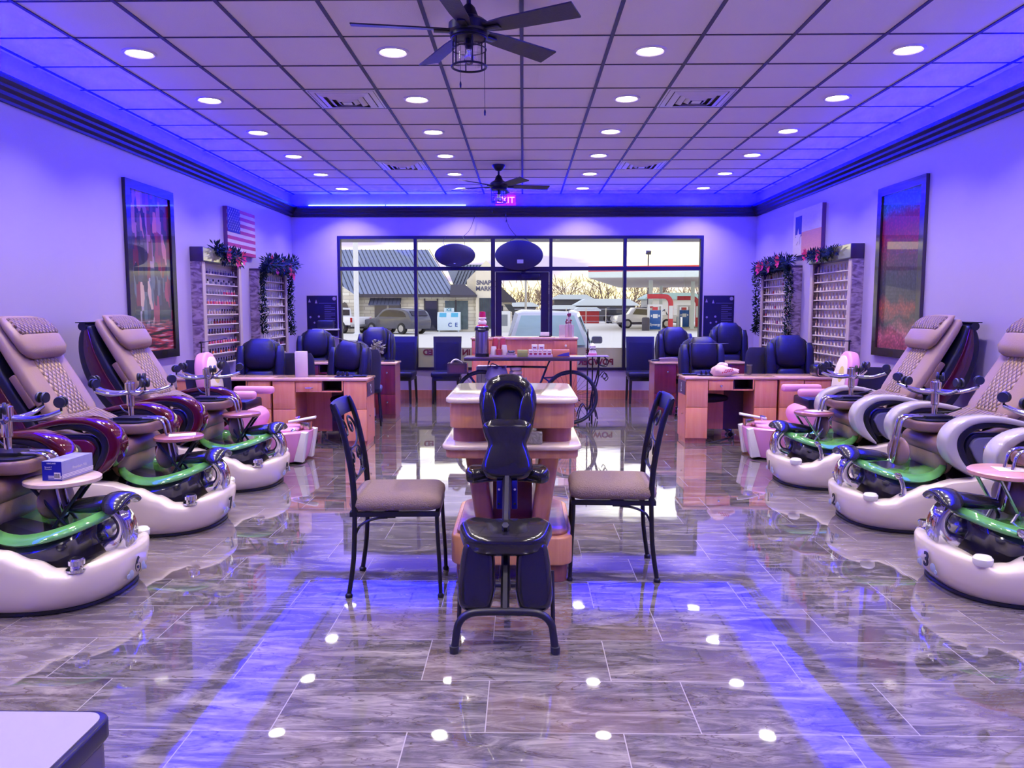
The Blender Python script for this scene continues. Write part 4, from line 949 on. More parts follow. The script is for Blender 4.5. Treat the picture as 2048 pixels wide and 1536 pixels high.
# ---- desk lamps
def desk_lamp(label, x, y, z, h, ax, ay, dz=0, folded=False):
    t = thing('desk_lamp', label, 'lamp', (x, y, z), 0, 'thin desk lamps')
    obj('base', MB().bb(-.09, .06, -.05, .05, .0005, .018, .005), black, t)
    obj('post', MB().tube([(0, 0, .018), (0, 0, h)], .007, 6), blackmetal, t)
    if folded: obj('arm', MB().tube([(.0, -.018, h+.04), (.012, -.018, .06)], .007, 6), blackmetal, t)
    else: obj('arm', MB().tube([(-ax*.08, -ay*.08-.004, h-dz*.08), (ax, ay, h+dz)], .008, 6, flat=.6).lathe([(.012, -.012), (.012, .012)], (0, -.004, h), 8, (PI/2, 0, 0)), blackmetal, t)
desk_lamp('thin desk lamp on the desk with the paper towel roll, arm tilted left', -1.76, 8.33, .731, .36, -.32, .05, .07)
desk_lamp('thin desk lamp at the left wall in front of the near polish rack', -3.50, 8.33, .731, .37, .27, .05, .045)
desk_lamp('thin desk lamp beside the plastic bag on the right desk', 1.875, 8.60, .731, .35, .42, .05, .0)
desk_lamp('thin desk lamp at the right wall behind the right pink kids chair', 3.62, 8.60, .731, .38, -.30, .04, .01)
desk_lamp('folded upright desk lamp on the left cherry desk', -1.80, 10.45, .756, .35, 0, 0, 0, True)
desk_lamp('folded upright desk lamp beside the towel on the right cherry desk', 1.85, 10.55, .756, .37, 0, 0, 0, True)
# ---- things on the desks
rollm = mat('paper_towel', S(226, 206, 236), .8, bump=.2, bscale=60)
t = thing('paper_towel_roll', 'tall white paper towel roll on the left light wood desk', 'paper towels', (-2.42, 8.36, .731))
obj('roll', MB().lathe([(.02, 0), (.066, 0), (.068, .003), (.068, .27), (.066, .274), (.02, .274), (.02, 0)], n=32, cap=False), rollm, t); obj('core', MB().lathe([(.0195, .001), (.0195, .272)], n=16, cap=False), mat('cardboard', S(150, 110, 80), .8), t)
dm = mat('dryer_black', (.015, .015, .02), .25, coat=.5)
t = thing('nail_dryer', 'black nail dryer with a silver rimmed opening on the right desk', 'nail dryer', (3.30, 8.42, .731))
obj('body', MB().prism(rrect(.22, .13, .04, 5, 0, .066), -.02, .18, 'XZ', bev=.012, seg=3), dm, t, angle=60)
obj('opening', MB().prism(rrect(.15, .075, .02, 4, 0, .055), -.024, -.02, 'XZ'), mat('dryer_inner', (.004, .004, .006), .6), t); obj('rim', MB().tube([(x, -.022, z) for x, z in rrect(.18, .10, .03, 4, 0, .06)]+[(.09, -.022, .08)], .005, 6), gold, t)
t = thing('nail_tool_tray', 'black tray of small tools at the foot of the left desk lamp', 'tray', (-1.93, 8.28, .731))
obj('tray', MB().bb(-.10, .10, -.05, .05, .0005, .012, .003), black, t)
for k in range(3): obj('tool', MB().lathe([(.016, 0), (.018, .03), (.01, .05)], (-.07+.05*k, .0, .012), 10), blackmetal, t)
t = thing('nail_tool_tray', 'black tray of small tools at the foot of the right desk lamp', 'tray', (2.03, 8.50, .731))
obj('tray', MB().bb(-.10, .10, -.05, .05, .0005, .014, .003), black, t)
for k in range(3): obj('tool', MB().lathe([(.013, 0), (.014, .03), (.008, .045)], (-.06+.05*k, .0, .014), 10), blackmetal, t)
# plastic bag: crumpled blob with knotted ears
pb = mat('plastic_bag', S(246, 206, 216), .35, bump=.8, bscale=22, var=.06, trans=.15)
t = thing('plastic_bag', 'knotted pale pink plastic bag with red print on the right desk', 'bag', (2.22, 8.46, .731))
bm_ = MB(); rs = []; random.seed(3)
for k in range(13):
    ph = PI*k/12; r_ = math.sin(ph)**.7
    row = []
    for j in range(28):
        a = 2*PI*j/28; q = 1+.09*math.sin(5*a+k)+.06*math.sin(9*a-k*1.3)
        row.append((.15*r_*q*math.cos(a)+.0, .09*r_*q*math.sin(a), max(0.001, .055-.058*math.cos(ph)*(1-.35*math.cos(a)))))
    rs.append(row)
bg_ = obj('bag_body', bm_.rings(rs), pb, t, angle=60)
obj('knot', MB().tube([(-.05, 0, .09), (-.06, 0, .125), (-.02, .01, .13), (.02, -.01, .115), (-.09, .0, .12)], lambda u: .028-.012*u, 10, smooth=3), pb, t, angle=70)
b = MB()
for k in range(7): b.box((-.05+.018*k, -.092-.001*k, .045+.004*k+.004*math.sin(k*2.3)), (.010, .004, .014), (0, 0, .2))
for k in range(5): b.box((-.02+.018*k, -.088, .073+.003*k), (.010, .004, .010), (0, 0, .1))
obj('red_print', b, mat('red_ink', S(214, 50, 66), .5), t)
t = thing('drink_glass', 'tall glass of dark red drink on the right desk', 'glass', (2.53, 8.62, .731))
obj('glass', MB().lathe([(.026, 0), (.032, .12), (.030, .12), (.025, .004)], n=20, cap=False), mat('clear_glass', (.9, .88, .92), .04, trans=.9), t); obj('drink', MB().lathe([(.001, .002), (.026, .004), (.030, .105), (.001, .105)], n=20), mat('dark_drink', S(60, 14, 24), .2), t)
tw = mat('lilac_towel', S(126, 104, 130), .9, bump=.6, bscale=120)
t = thing('folded_towel', 'folded lilac towel on the right cherry desk', 'towel', (2.0, 10.52, .756))
for k in range(2): obj('layer', MB().rings([[(x, -.08+.16*j/1, z) for x, z in sp2([(-.14, .002+.022*k), (-.13, .020+.022*k), (0, .026+.022*k), (.13-.02*k, .022+.022*k), (.14-.02*k, .004+.022*k), (0, .003+.022*k), (-.14, .002+.022*k)], 4)[:-1]] for j in range(2)]), tw, t, angle=60)
leaf = mat('dusty_leaf', S(122, 122, 96), .6, var=.35, vscale=40)
def leaves(rng, n, cx, cy, cz, rx, ry, rz, L=.05, w=.012):
    b = MB(); random.seed(rng)
    for _ in range(n):
        a = random.uniform(0, 2*PI); e_ = random.uniform(-1, 1); q = random.random()**.4
        p = Vector((cx+rx*q*math.cos(a)*math.sqrt(1-e_*e_), cy+ry*q*math.sin(a)*math.sqrt(1-e_*e_), cz+rz*q*e_))
        d = Vector((random.gauss(0, 1), random.gauss(0, 1), random.gauss(.3, 1))).normalized(); u = d.orthogonal().normalized()
        n_ = d.cross(u)
        b.rings([[p, p], [p+d*L*.5+u*w, p+d*L*.5-u*w+n_*w*.3], [p+d*L, p+d*L]], cap=False, closed=False)
    return b
t = thing('potted_plant', 'small dusty green plant in a vase on the left cherry desk', 'plant', (-1.97, 10.42, .756))
obj('foliage', leaves(5, 130, 0, 0, .18, .09, .08, .12, .05, .014), leaf, t); obj('vase', MB().lathe([(.02, 0), (.028, .03), (.015, .07), (.018, .09)], n=14), mat('vase_green', S(110, 120, 90), .3), t)
t = thing('white_desk_fan_arm', 'small white bracket standing on the right cherry desk', 'bracket', (2.42, 10.60, .756))
obj('foot', MB().tube([(0, 0, 0.001), (-.02, 0, .10)], .010, 8), white, t); obj('arm', MB().bb(-.07, .10, -.03, .03, .10, .118, .006), white, t)
tag(obj('black_bag', MB().box((0, 0, .0), (.27, .12, .14), None, .03, 3), mat('bag_black', (.012, .012, .03), .5), loc=(-3.2, 12.50, 1.22)), 'black box with a pale edge on the wall shelf left of the window', 'box')
o = bpy.data.objects['black_bag']
tag(obj('wall_shelf', MB().bb(-3.40, -3.00, 12.40, 12.598, 1.125, 1.148, .003), white), 'narrow white wall shelf below the left black poster', 'shelf')
# ------------------------------------------------------------------ polish racks, pictures, flags, posters
rackw = mat('rack_white', S(226, 212, 222), .4, var=.02)
def stone_mat():
    m = mat('striped_laminate', S(150, 128, 150), .35, coat=.3); nt = m.node_tree; b = nt.nodes['Principled BSDF']
    tc = N(nt, 'ShaderNodeTexCoord'); mp = N(nt, 'ShaderNodeMapping'); mp.inputs['Rotation'].default_value = (.9, 0, 0); mp.inputs['Scale'].default_value = (3, 2.5, 7)
    nt.links.new(tc.outputs['Object'], mp.inputs[0]); nz = N(nt, 'ShaderNodeTexNoise'); nz.inputs['Scale'].default_value = 2.2; nz.inputs['Detail'].default_value = 7; nz.inputs['Distortion'].default_value = 1.5
    nt.links.new(mp.outputs[0], nz.inputs[0]); rp = N(nt, 'ShaderNodeValToRGB'); nt.links.new(nz.outputs[0], rp.inputs[0])
    rp.color_ramp.elements[0].position = .38; rp.color_ramp.elements[0].color = S(104, 82, 100); rp.color_ramp.elements[1].position = .6; rp.color_ramp.elements[1].color = S(176, 156, 170)
    nt.links.new(rp.outputs[0], b.inputs['Base Color']); return m
stone = stone_mat()
hdr = mat('rack_header_dark', S(52, 36, 62), .3, coat=.5)
hdrf = mat('rack_header_gloss', S(150, 150, 140), .05, coat=1, spec=1)
# bottles: squat (lacquer with dark or coloured caps) and tall (gel with gold caps)
def pol(name, col, capcol): return mat('polish_'+name, col, .15, coat=.5, var=.02), mat('cap_'+name, capcol, .3, var=.02)
def bottle_src(kind, name, col, cap):
    m1, m2 = pol(name, col, cap); b = MB()
    if kind == 'squat':
        b.lathe([(.001, 0), (.0125, 0), (.0135, .004), (.0135, .026), (.011, .031), (.007, .033)], n=10); b.mi = 1; b.lathe([(.0085, .033), (.0080, .058), (.001, .0585)], n=8)
    else:
        b.lathe([(.001, 0), (.0125, 0), (.0135, .005), (.0125, .030), (.007, .040), (.006, .044)], n=10); b.mi = 1; b.lathe([(.0075, .044), (.0085, .056), (.0075, .078), (.001, .079)], n=8)
    o = obj('polish_bottle', b, [m1, m2]); return o
SRC = {}
def B(kind, name, col, cap=(.02, .02, .03)):
    k = (kind, name)
    if k not in SRC:
        o = bottle_src(kind, name, col, cap); SRC[k] = o.data; bpy.data.objects.remove(o)
    return SRC[k]
ROWS = ['top', 'second', 'third', 'fourth', 'fifth', 'sixth', 'seventh', 'eighth', 'ninth', 'tenth', 'eleventh']
count = [0]; ORD = ['first', 'second', 'third', 'fourth', 'fifth', 'sixth', 'seventh', 'eighth', 'ninth', 'tenth', 'eleventh', 'twelfth', 'thirteenth']
def rack(label, short, X, s, y0, y1, ztop, nrow, ncol, kind, pal, header, zb=.80, single=True):
    """s = +1: stands on the left wall facing +X"""
    D = .115
    t = thing('polish_rack', label, 'polish rack', (X, (y0+y1)/2, zb), 0, 'nail polish racks'); h = ztop-zb; L = (y1-y0)/2
    q = lambda a, b_: (X*0+s*a, X*0+s*b_)
    def bx(a0, a1, *r, **k): return MB().bb(min(s*a0, s*a1), max(s*a0, s*a1), *r, **k)
    obj('back_panel', bx(.001, .02, -L, L, 0, h), rackw, t)
    for e_ in (-1, 1):
        w_ = .135 if e_*1 < 0 else .10
        obj('side_panel', bx(.001, D+.01, e_*L-.012, e_*L+.012, 0, h), stone, t)
        obj('front_post', bx(D, D+.018, e_*(L-.04)-.04, e_*(L-.04)+.04, 0, h-.002), mat('post_pale', S(196, 176, 184), .4, var=.12, vscale=4), t)
    hp = obj('header', bx(.001, D+.035, -L-.015, L+.015, h, h+.165 if header else h+.03, bev=.004), hdr, t)
    if header: obj('header_face', bx(D+.035, D+.040, -L-.012, L+.012, h+.012, h+.160), hdrf, hp)
    dz = (h-.03)/nrow; zz = []
    for r in range(nrow):
        z = h-.02-dz*(r+1)+.012
        if zb+z < .75: continue
        obj('shelf', bx(.02, D-.005, -L+.08, L-.08, z-.012, z), rackw, t); zz.append((r, z))
    span = 2*(L-.11); stuff = None
    for r, z in zz:
        for c in range(ncol):
            nm, col, cap = pal(r, c)
            me = B(kind, nm, col, cap)
            loc = (X+s*(D-.04), (y0+y1)/2-L+.11+span*c/(ncol-1), zb+z+.0005)
            if count[0] < 300 and single(r, c):
                o = bpy.data.objects.new('polish_bottle', me); C.objects.link(o); o.location = loc; count[0] += 1
                tag(o, '%s nail polish bottle from the camera end, %s shelf of %s' % (ORD[c], ROWS[r], short), 'nail polish', 'bottles on the %s shelf of %s' % (ROWS[r], short))
            else:
                stuff = stuff or []; stuff.append((me, loc))
    if stuff:
        bmm = bmesh.new(); mats = []
        for me, loc in stuff:
            n0 = len(bmm.verts); f0 = len(bmm.faces); bmm.from_mesh(me); bmm.verts.ensure_lookup_table(); bmm.faces.ensure_lookup_table()
            bmesh.ops.translate(bmm, verts=bmm.verts[n0:], vec=loc)
            ix = []
            for m in me.materials:
                if m not in mats: mats.append(m)
                ix.append(mats.index(m))
            for f in bmm.faces[f0:]: f.material_index = ix[f.material_index]
        me = bpy.data.meshes.new('polish_bottles'); bmm.to_mesh(me); bmm.free()
        for m in mats: me.materials.append(m)
        o = bpy.data.objects.new('polish_bottles', me); C.objects.link(o)
        tag(o, 'small nail polish bottles filling the shelves of '+short, 'nail polish', None, 'stuff')
    return t
DK = (.02, .015, .03, 1); GD = (.62, .46, .25, 1); SV = (.7, .68, .74, 1)
def palL1(r, c):
    if r == 0: return ('violet', S(110, 90, 170), SV) if c % 3 else ('lilac', S(170, 150, 210), SV)
    if r == 1: return ('slate', S(120, 116, 150), SV) if c % 2 else ('white', S(220, 214, 226), DK)
    if r == 2: return ('slate', S(120, 116, 150), SV) if c < 8 else ('rosered', S(196, 60, 110), SV)
    if r in (3, 7): return [('coral', S(216, 90, 90), SV), ('rosered', S(196, 60, 110), SV), ('salmon', S(226, 120, 110), SV)][(c*7+r) % 3]
    if r == 4: return ('nude', S(214, 176, 176), SV) if c < 7 else ('taupe', S(136, 110, 110), DK)
    if r == 5: return ('grey', S(150, 146, 158), SV) if c < 4 else ('darkred', S(120, 30, 40), DK)
    if r == 6: return ('umber', S(70, 50, 50), DK) if c < 8 else ('darkred', S(120, 30, 40), DK)
    if r == 8: return [('orange', S(220, 110, 70), DK), ('umber', S(70, 50, 50), DK), ('darkred', S(120, 30, 40), DK)][(c*5) % 3]
    return [('black', S(30, 24, 40), DK), ('umber', S(70, 50, 50), DK)][c % 2]
def palL2(r, c):
    if r >= 8: return [('mauve', S(150, 100, 140), DK), ('darkred', S(120, 30, 40), DK), ('whitec', S(226, 222, 234), SV)][(c*5+r) % 3]
    return [('whitec', S(226, 222, 234), SV), ('pearlc', S(206, 196, 220), SV), ('whitec', S(226, 222, 234), SV)][(c*3+r) % 3]
def palR(r, c): return [('gelcream', S(230, 216, 200), GD), ('gelpearl', S(220, 204, 206), GD), ('gelnude', S(214, 176, 160), GD)][(c*5+r*2) % 3]
def palR2(r, c): return [('gelcream', S(230, 216, 200), GD), ('gelpearl', S(220, 204, 206), GD), ('gelred', S(170, 70, 80), GD)][0 if (c*5+r*7) % 9 else 2]
rack('tall polish rack with rows of coloured bottles, near one on the left wall', 'the near left rack', XL, 1, 8.72, 9.92, 2.00, 10, 13, 'squat', palL1, True, single=lambda r, c: True)
rack('tall rack of gold capped gel polish, near one on the right wall', 'the near right rack', XR, -1, 8.62, 9.84, 2.02, 11, 11, 'tall', palR, True, single=lambda r, c: True)
rack('tall polish rack of pale bottles framed by a garland, far one on the left', 'the garlanded left rack', XL, 1, 10.60, 11.85, 1.99, 10, 12, 'tall', palL2, False, single=lambda r, c: r < 3)
rack('tall polish rack framed by a garland, far one on the right wall', 'the garlanded right rack', XR, -1, 10.50, 11.86, 2.02, 11, 12, 'tall', palR2, False, single=lambda r, c: r < 3)
# ---- garlands and poinsettias
gar = mat('garland_green', S(18, 36, 24), .75, spec=.2, var=.4, vscale=30); petal = mat('poinsettia_red', S(190, 20, 48), .55, var=.25, vscale=20)
def sprig(b, p, n, L, w, spread, rng):
    for _ in range(n):
        d = Vector((rng.gauss(0, 1), rng.gauss(0, 1), rng.gauss(0, 1))).normalized(); q = Vector(p)+d*spread*rng.random()
        u = d.orthogonal().normalized(); k = d.cross(u); l = L*rng.uniform(.7, 1.2)
        b.rings([[q, q], [q+d*l*.5+u*w, q+d*l*.5-u*w+k*w*.4], [q+d*l, q+d*l]], cap=False, closed=False)
def flower(t, p, n, r, rng, s):
    b = MB()
    for k in range(n):
        a = 2*PI*k/n+rng.random()*.3; d = Vector((s*.35, math.cos(a), math.sin(a))).normalized(); u = d.cross(Vector((s, 0, 0))).normalized()
        p_ = Vector(p); l = r*rng.uniform(.8, 1.1)
        b.rings([[p_, p_], [p_+d*l*.55+u*r*.32, p_+d*l*.55-u*r*.32], [p_+d*l, p_+d*l]], cap=False, closed=False)
    b.ball(p, (.012, .012, .012), 8, 6)
    obj('red_flower', b, petal, t, angle=30)
def garland(name, label, cat, X, s, path, flowers, dens=10, spread=.045, seed=1, L=.06):
    rng = random.Random(seed); t = thing(name, label, cat, (0, 0, 0)); b = MB()
    pts = spline([Vector(p) for p in path], 10)
    for p in pts: sprig(b, p, int(dens*1.7), L*.8, .010, spread, rng)
    obj('greenery', b, gar, t, angle=20)
    for p, r in flowers: flower(t, p, 9, r, rng, s)
    return t
xa, xb = XL+.16, XR-.16
garland('flower_spray', 'spray of red poinsettias on the header of the near left polish rack', 'artificial flowers', xa, 1, [(xa+.02, 9.02, 2.17), (xa+.03, 9.25, 2.10), (xa+.03, 9.5, 2.12), (xa+.02, 9.72, 2.09)], [((xa+.07, 9.22, 2.10), .10), ((xa+.07, 9.50, 2.05), .10), ((xa+.07, 9.70, 2.10), .10)], 12, .08, 4, .09)
garland('flower_spray', 'spray of red poinsettias on the header of the near right polish rack', 'artificial flowers', xb, -1, [(xb-.02, 8.98, 2.13), (xb-.03, 9.25, 2.10), (xb-.03, 9.5, 2.11), (xb-.02, 9.75, 2.13)], [((xb-.07, 9.30, 2.10), .09), ((xb-.07, 9.72, 2.14), .10)], 12, .06, 5, .08)
garland('garland', 'thick green garland with red flowers over the far left rack, trailing down both sides', 'garland', xa, 1, [(xa, 10.64, 1.15), (xa+.01, 10.62, 1.5), (xa, 10.64, 1.85), (xa+.02, 10.70, 2.03), (xa+.03, 11.0, 2.04), (xa+.03, 11.3, 2.02), (xa+.03, 11.6, 2.04), (xa+.02, 11.86, 2.02), (xa, 11.90, 1.75), (xa, 11.88, 1.45), (xa+.01, 11.92, 1.12)], [((xa+.06, 10.80, 2.12), .11), ((xa+.07, 11.02, 2.03), .11), ((xa+.07, 11.62, 2.05), .12), ((xa+.07, 11.8, 1.98), .10)], 14, .05, 6)
garland('flower_spray', 'bushy spray of dark leaves and red flowers on top of the far left rack', 'artificial flowers', xa, 1, [(xa+.07, 10.68, 2.08), (xa+.08, 11.0, 2.12), (xa+.08, 11.4, 2.10), (xa+.07, 11.86, 2.16)], [((xa+.07, 11.3, 2.1), .10)], 16, .10, 7, .10)
garland('garland', 'thick green garland with red flowers over the far right rack, trailing down both sides', 'garland', xb, -1, [(xb, 10.50, 1.05), (xb-.01, 10.52, 1.4), (xb, 10.50, 1.75), (xb-.02, 10.55, 2.0), (xb-.03, 10.85, 2.03), (xb-.03, 11.2, 2.02), (xb-.03, 11.6, 2.0), (xb-.02, 11.9, 1.98), (xb, 11.93, 1.6), (xb, 11.90, 1.3), (xb-.01, 11.93, 1.12)], [((xb-.07, 10.75, 2.12), .11), ((xb-.07, 11.15, 2.06), .10), ((xb-.07, 11.6, 2.08), .12)], 14, .05, 8)
garland('flower_spray', 'bushy spray of dark leaves and red flowers on top of the far right rack', 'artificial flowers', xb, -1, [(xb, 10.55, 2.09), (xb-.02, 10.9, 2.12), (xb-.02, 11.4, 2.10), (xb, 11.9, 2.07)], [((xb-.07, 11.45, 2.1), .09)], 16, .09, 9, .09)
# ---- framed pictures
def city_mat():
    m = mat('night_street_print', (.1, .1, .15), .35); nt = m.node_tree; b = nt.nodes['Principled BSDF']; L = nt.links.new
    tc = N(nt, 'ShaderNodeTexCoord'); sp = N(nt, 'ShaderNodeSeparateXYZ'); L(tc.outputs['Object'], sp.inputs[0])
    vr = N(nt, 'ShaderNodeTexVoronoi', distance='CHEBYCHEV'); vr.inputs['Scale'].default_value = 9
    mp = N(nt, 'ShaderNodeMapping'); mp.inputs['Scale'].default_value = (1, 1.6, .55); L(tc.outputs['Object'], mp.inputs[0]); L(mp.outputs[0], vr.inputs[0])
    rp = N(nt, 'ShaderNodeValToRGB'); rp.color_ramp.interpolation = 'CONSTANT'
    sx = N(nt, 'ShaderNodeSeparateColor'); L(vr.outputs['Color'], sx.inputs[0]); L(sx.outputs[0], rp.inputs[0])
    cols = [(0, S(24, 22, 40)), (.2, S(120, 20, 40)), (.34, S(50, 60, 80)), (.5, S(30, 26, 46)), (.6, S(180, 170, 190)), (.7, S(90, 110, 120)), (.82, S(160, 40, 60)), (.92, S(220, 190, 160))]
    el = rp.color_ramp.elements; el[0].color = cols[0][1]; el[1].position = cols[1][0]; el[1].color = cols[1][1]
    for p, c in cols[2:]: e_ = el.new(p); e_.color = c
    nz = N(nt, 'ShaderNodeTexNoise'); nz.inputs['Scale'].default_value = 3; mp2 = N(nt, 'ShaderNodeMapping'); mp2.inputs['Rotation'].default_value = (.75, 0, 0); mp2.inputs['Scale'].default_value = (1, 1.2, 14); L(tc.outputs['Object'], mp2.inputs[0]); L(mp2.outputs[0], nz.inputs[0])
    r2 = N(nt, 'ShaderNodeValToRGB'); L(nz.outputs[0], r2.inputs[0]); e2 = r2.color_ramp.elements
    e2[0].position = .42; e2[0].color = S(30, 18, 40); e2[1].position = .68; e2[1].color = S(235, 215, 200); q = e2.new(.55); q.color = S(200, 50, 30)
    mr = N(nt, 'ShaderNodeMapRange'); L(sp.outputs[2], mr.inputs[0]); mr.inputs[1].default_value = -.55; mr.inputs[2].default_value = -.45; mr.inputs[3].default_value = 1; mr.inputs[4].default_value = 0
    mx = N(nt, 'ShaderNodeMix', data_type='RGBA'); L(mr.outputs[0], mx.inputs[0]); L(rp.outputs[0], mx.inputs[6]); L(r2.outputs[0], mx.inputs[7])
    m3 = N(nt, 'ShaderNodeMapRange'); L(sp.outputs[2], m3.inputs[0]); m3.inputs[1].default_value = -.05; m3.inputs[2].default_value = .2
    mz = N(nt, 'ShaderNodeMix', data_type='RGBA', blend_type='MULTIPLY'); L(m3.outputs[0], mz.inputs[0]); L(mx.outputs[2], mz.inputs[6]); mz.inputs[7].default_value = (.75, .3, .5, 1)
    L(mz.outputs[2], b.inputs['Base Color']); return m
def park_mat():
    m = mat('autumn_park_print', (.1, .1, .15), .35); nt = m.node_tree; b = nt.nodes['Principled BSDF']; L = nt.links.new
    tc = N(nt, 'ShaderNodeTexCoord'); sp = N(nt, 'ShaderNodeSeparateXYZ'); L(tc.outputs['Object'], sp.inputs[0])
    n1 = N(nt, 'ShaderNodeTexNoise'); n1.inputs['Scale'].default_value = 5; n1.inputs['Detail'].default_value = 8; L(tc.outputs['Object'], n1.inputs[0])
    wz = N(nt, 'ShaderNodeMath', operation='MULTIPLY_ADD'); L(n1.outputs[0], wz.inputs[0]); wz.inputs[1].default_value = .35; L(sp.outputs[2], wz.inputs[2])
    mr = N(nt, 'ShaderNodeMapRange'); L(wz.outputs[0], mr.inputs[0]); mr.inputs[1].default_value = -.70; mr.inputs[2].default_value = 1.0
    rp = N(nt, 'ShaderNodeValToRGB'); L(mr.outputs[0], rp.inputs[0]); el = rp.color_ramp.elements
    el[0].position = 0; el[0].color = S(150, 40, 60); el[1].position = 1; el[1].color = S(60, 110, 190)
    for p, c in ((.13, S(230, 120, 120)), (.22, S(70, 70, 60)), (.30, S(190, 84, 40)), (.36, S(54, 54, 70)), (.48, S(70, 60, 84)), (.60, S(120, 60, 70)), (.70, S(160, 20, 40)), (.82, S(150, 16, 50)), (.90, S(60, 120, 200))):
        e_ = el.new(p); e_.color = c
    n2 = N(nt, 'ShaderNodeTexVoronoi'); n2.inputs['Scale'].default_value = 32; L(tc.outputs['Object'], n2.inputs[0])
    mu = N(nt, 'ShaderNodeMix', data_type='RGBA', blend_type='MULTIPLY'); mu.inputs[0].default_value = .8; L(rp.outputs[0], mu.inputs[6])
    r3 = N(nt, 'ShaderNodeMapRange'); L(n2.outputs['Distance'], r3.inputs[0]); r3.inputs[1].default_value = 0; r3.inputs[2].default_value = .6; r3.inputs[3].default_value = 1.3; r3.inputs[4].default_value = .4
    L(r3.outputs[0], mu.inputs[7]); L(mu.outputs[2], b.inputs['Base Color']); return m
glz = bpy.data.materials.new('picture_glazing'); glz.use_nodes = True; nt = glz.node_tree; nt.nodes.clear()
o_ = N(nt, 'ShaderNodeOutputMaterial'); tr = N(nt, 'ShaderNodeBsdfTransparent'); gs = N(nt, 'ShaderNodeBsdfGlossy'); gs.inputs['Roughness'].default_value = .02
ms = N(nt, 'ShaderNodeMixShader'); lw_ = N(nt, 'ShaderNodeFresnel'); lw_.inputs[0].default_value = 1.5
bf_ = N(nt, 'ShaderNodeNewGeometry'); sb_ = N(nt, 'ShaderNodeMath', operation='MULTIPLY_ADD'); nt.links.new(bf_.outputs['Backfacing'], sb_.inputs[0]); sb_.inputs[1].default_value = -1; sb_.inputs[2].default_value = 1
mb_ = N(nt, 'ShaderNodeMath', operation='MULTIPLY'); nt.links.new(lw_.outputs[0], mb_.inputs[0]); nt.links.new(sb_.outputs[0], mb_.inputs[1]); nt.links.new(mb_.outputs[0], ms.inputs[0]); nt.links.new(tr.outputs[0], ms.inputs[1]); nt.links.new(gs.outputs[0], ms.inputs[2]); nt.links.new(ms.outputs[0], o_.inputs[0])
def picture(label, X, s, y0, y1, z0, z1, fm, pm):
    t = thing('framed_picture', label, 'picture', (X, (y0+y1)/2, (z0+z1)/2)); w, h, f = (y1-y0)/2, (z1-z0)/2, .085
    def bx(a, b_, *r): return (min(s*a, s*b_), max(s*a, s*b_))+r
    b = MB()
    b.bb(*bx(.001, .035, -w, w, h-f, h)).bb(*bx(.001, .035, -w, w, -h, -h+f)).bb(*bx(.001, .035, -w, -w+f, -h+f, h-f)).bb(*bx(.001, .035, w-f, w, -h+f, h-f))
    obj('frame', b, fm, t)
    obj('print', MB().bb(*bx(.002, .010, -w+f, w-f, -h+f, h-f)), pm, t)
    obj('glazing', MB().bb(*bx(.018, .020, -w+f, w-f, -h+f, h-f)), glz, t)
picture('tall black framed print of a city street at night on the left wall', XL, 1, 7.28, 8.28, .96, 2.69, mat('frame_black', S(26, 20, 30), .25, coat=.6), city_mat())
picture('tall dark framed print of a red autumn park on the right wall', XR, -1, 7.30, 8.27, .98, 2.71, mat('frame_bronze', S(58, 46, 40), .22, coat=.7), park_mat())
# ---- wooden flags
plank = mat('flag_white_wash', S(206, 190, 190), .6, var=.15, vscale=14, stretch=(1, 1, 8)); pred = mat('flag_red_wash', S(170, 50, 70), .6, var=.25, vscale=14, stretch=(1, 1, 8)); pblue = mat('flag_blue_wash', S(30, 34, 110), .6, var=.2, vscale=14)
pedge = mat('flag_edge_wood', S(110, 70, 90), .6); porange = mat('flag_amber_wash', S(206, 140, 92), .6, var=.2, vscale=14, stretch=(1, 1, 8))
def star(b, x, y, z, r, s):
    P_ = []
    for k in range(10):
        a = PI/2+PI*k/5; q = r if k % 2 == 0 else r*.42
        P_.append((y+q*math.cos(a), z+q*math.sin(a)))
    b.prism(P_, x, x+s*.003, 'YZ')
t = thing('wooden_flag', 'wooden stars and stripes flag hanging above the near left rack', 'flag', (XL, 10.22, 2.46))
obj('board', MB().bb(.001, .05, -.50, .50, -.29, .29), pedge, t)
for k in range(13): obj('stripe', MB().bb(.05, .054, -.50, .50, -.29+.0446*k, -.29+.0446*(k+1)-.001), pred if k % 2 == 0 else plank, t)
ct = obj('canton', MB().bb(.054, .057, -.50, -.07, -.022, .29), pblue, t)
b = MB()
for i in range(9):
    for j in range(6 if i % 2 == 0 else 5): star(b, .057, -.465+.072*j+(.036 if i % 2 else 0), .012+.0315*i, .014, 1)
obj('stars', b, plank, ct)
t = thing('wooden_flag', 'wooden lone star flag with an amber lower half above the near right rack', 'flag', (XR, 10.24, 2.48))
obj('board', MB().bb(-.05, -.001, -.50, .50, -.30, .30), pedge, t)
obj('white_half', MB().bb(-.054, -.05, -.50, .18, .0, .30), plank, t); obj('amber_half', MB().bb(-.054, -.05, -.50, .18, -.30, -.001), porange, t)
ct = obj('blue_third', MB().bb(-.054, -.05, .18, .42, -.05, .22), pblue, t); obj('blue_third_edge', MB().bb(-.053, -.05, .18, .50, -.30, -.05).bb(-.053, -.05, .42, .50, -.05, .30).bb(-.053, -.05, .18, .42, .22, .30), plank, t)
b = MB(); star(b, -.055, .30, -.06, .12, -1); obj('star', b, plank, ct)
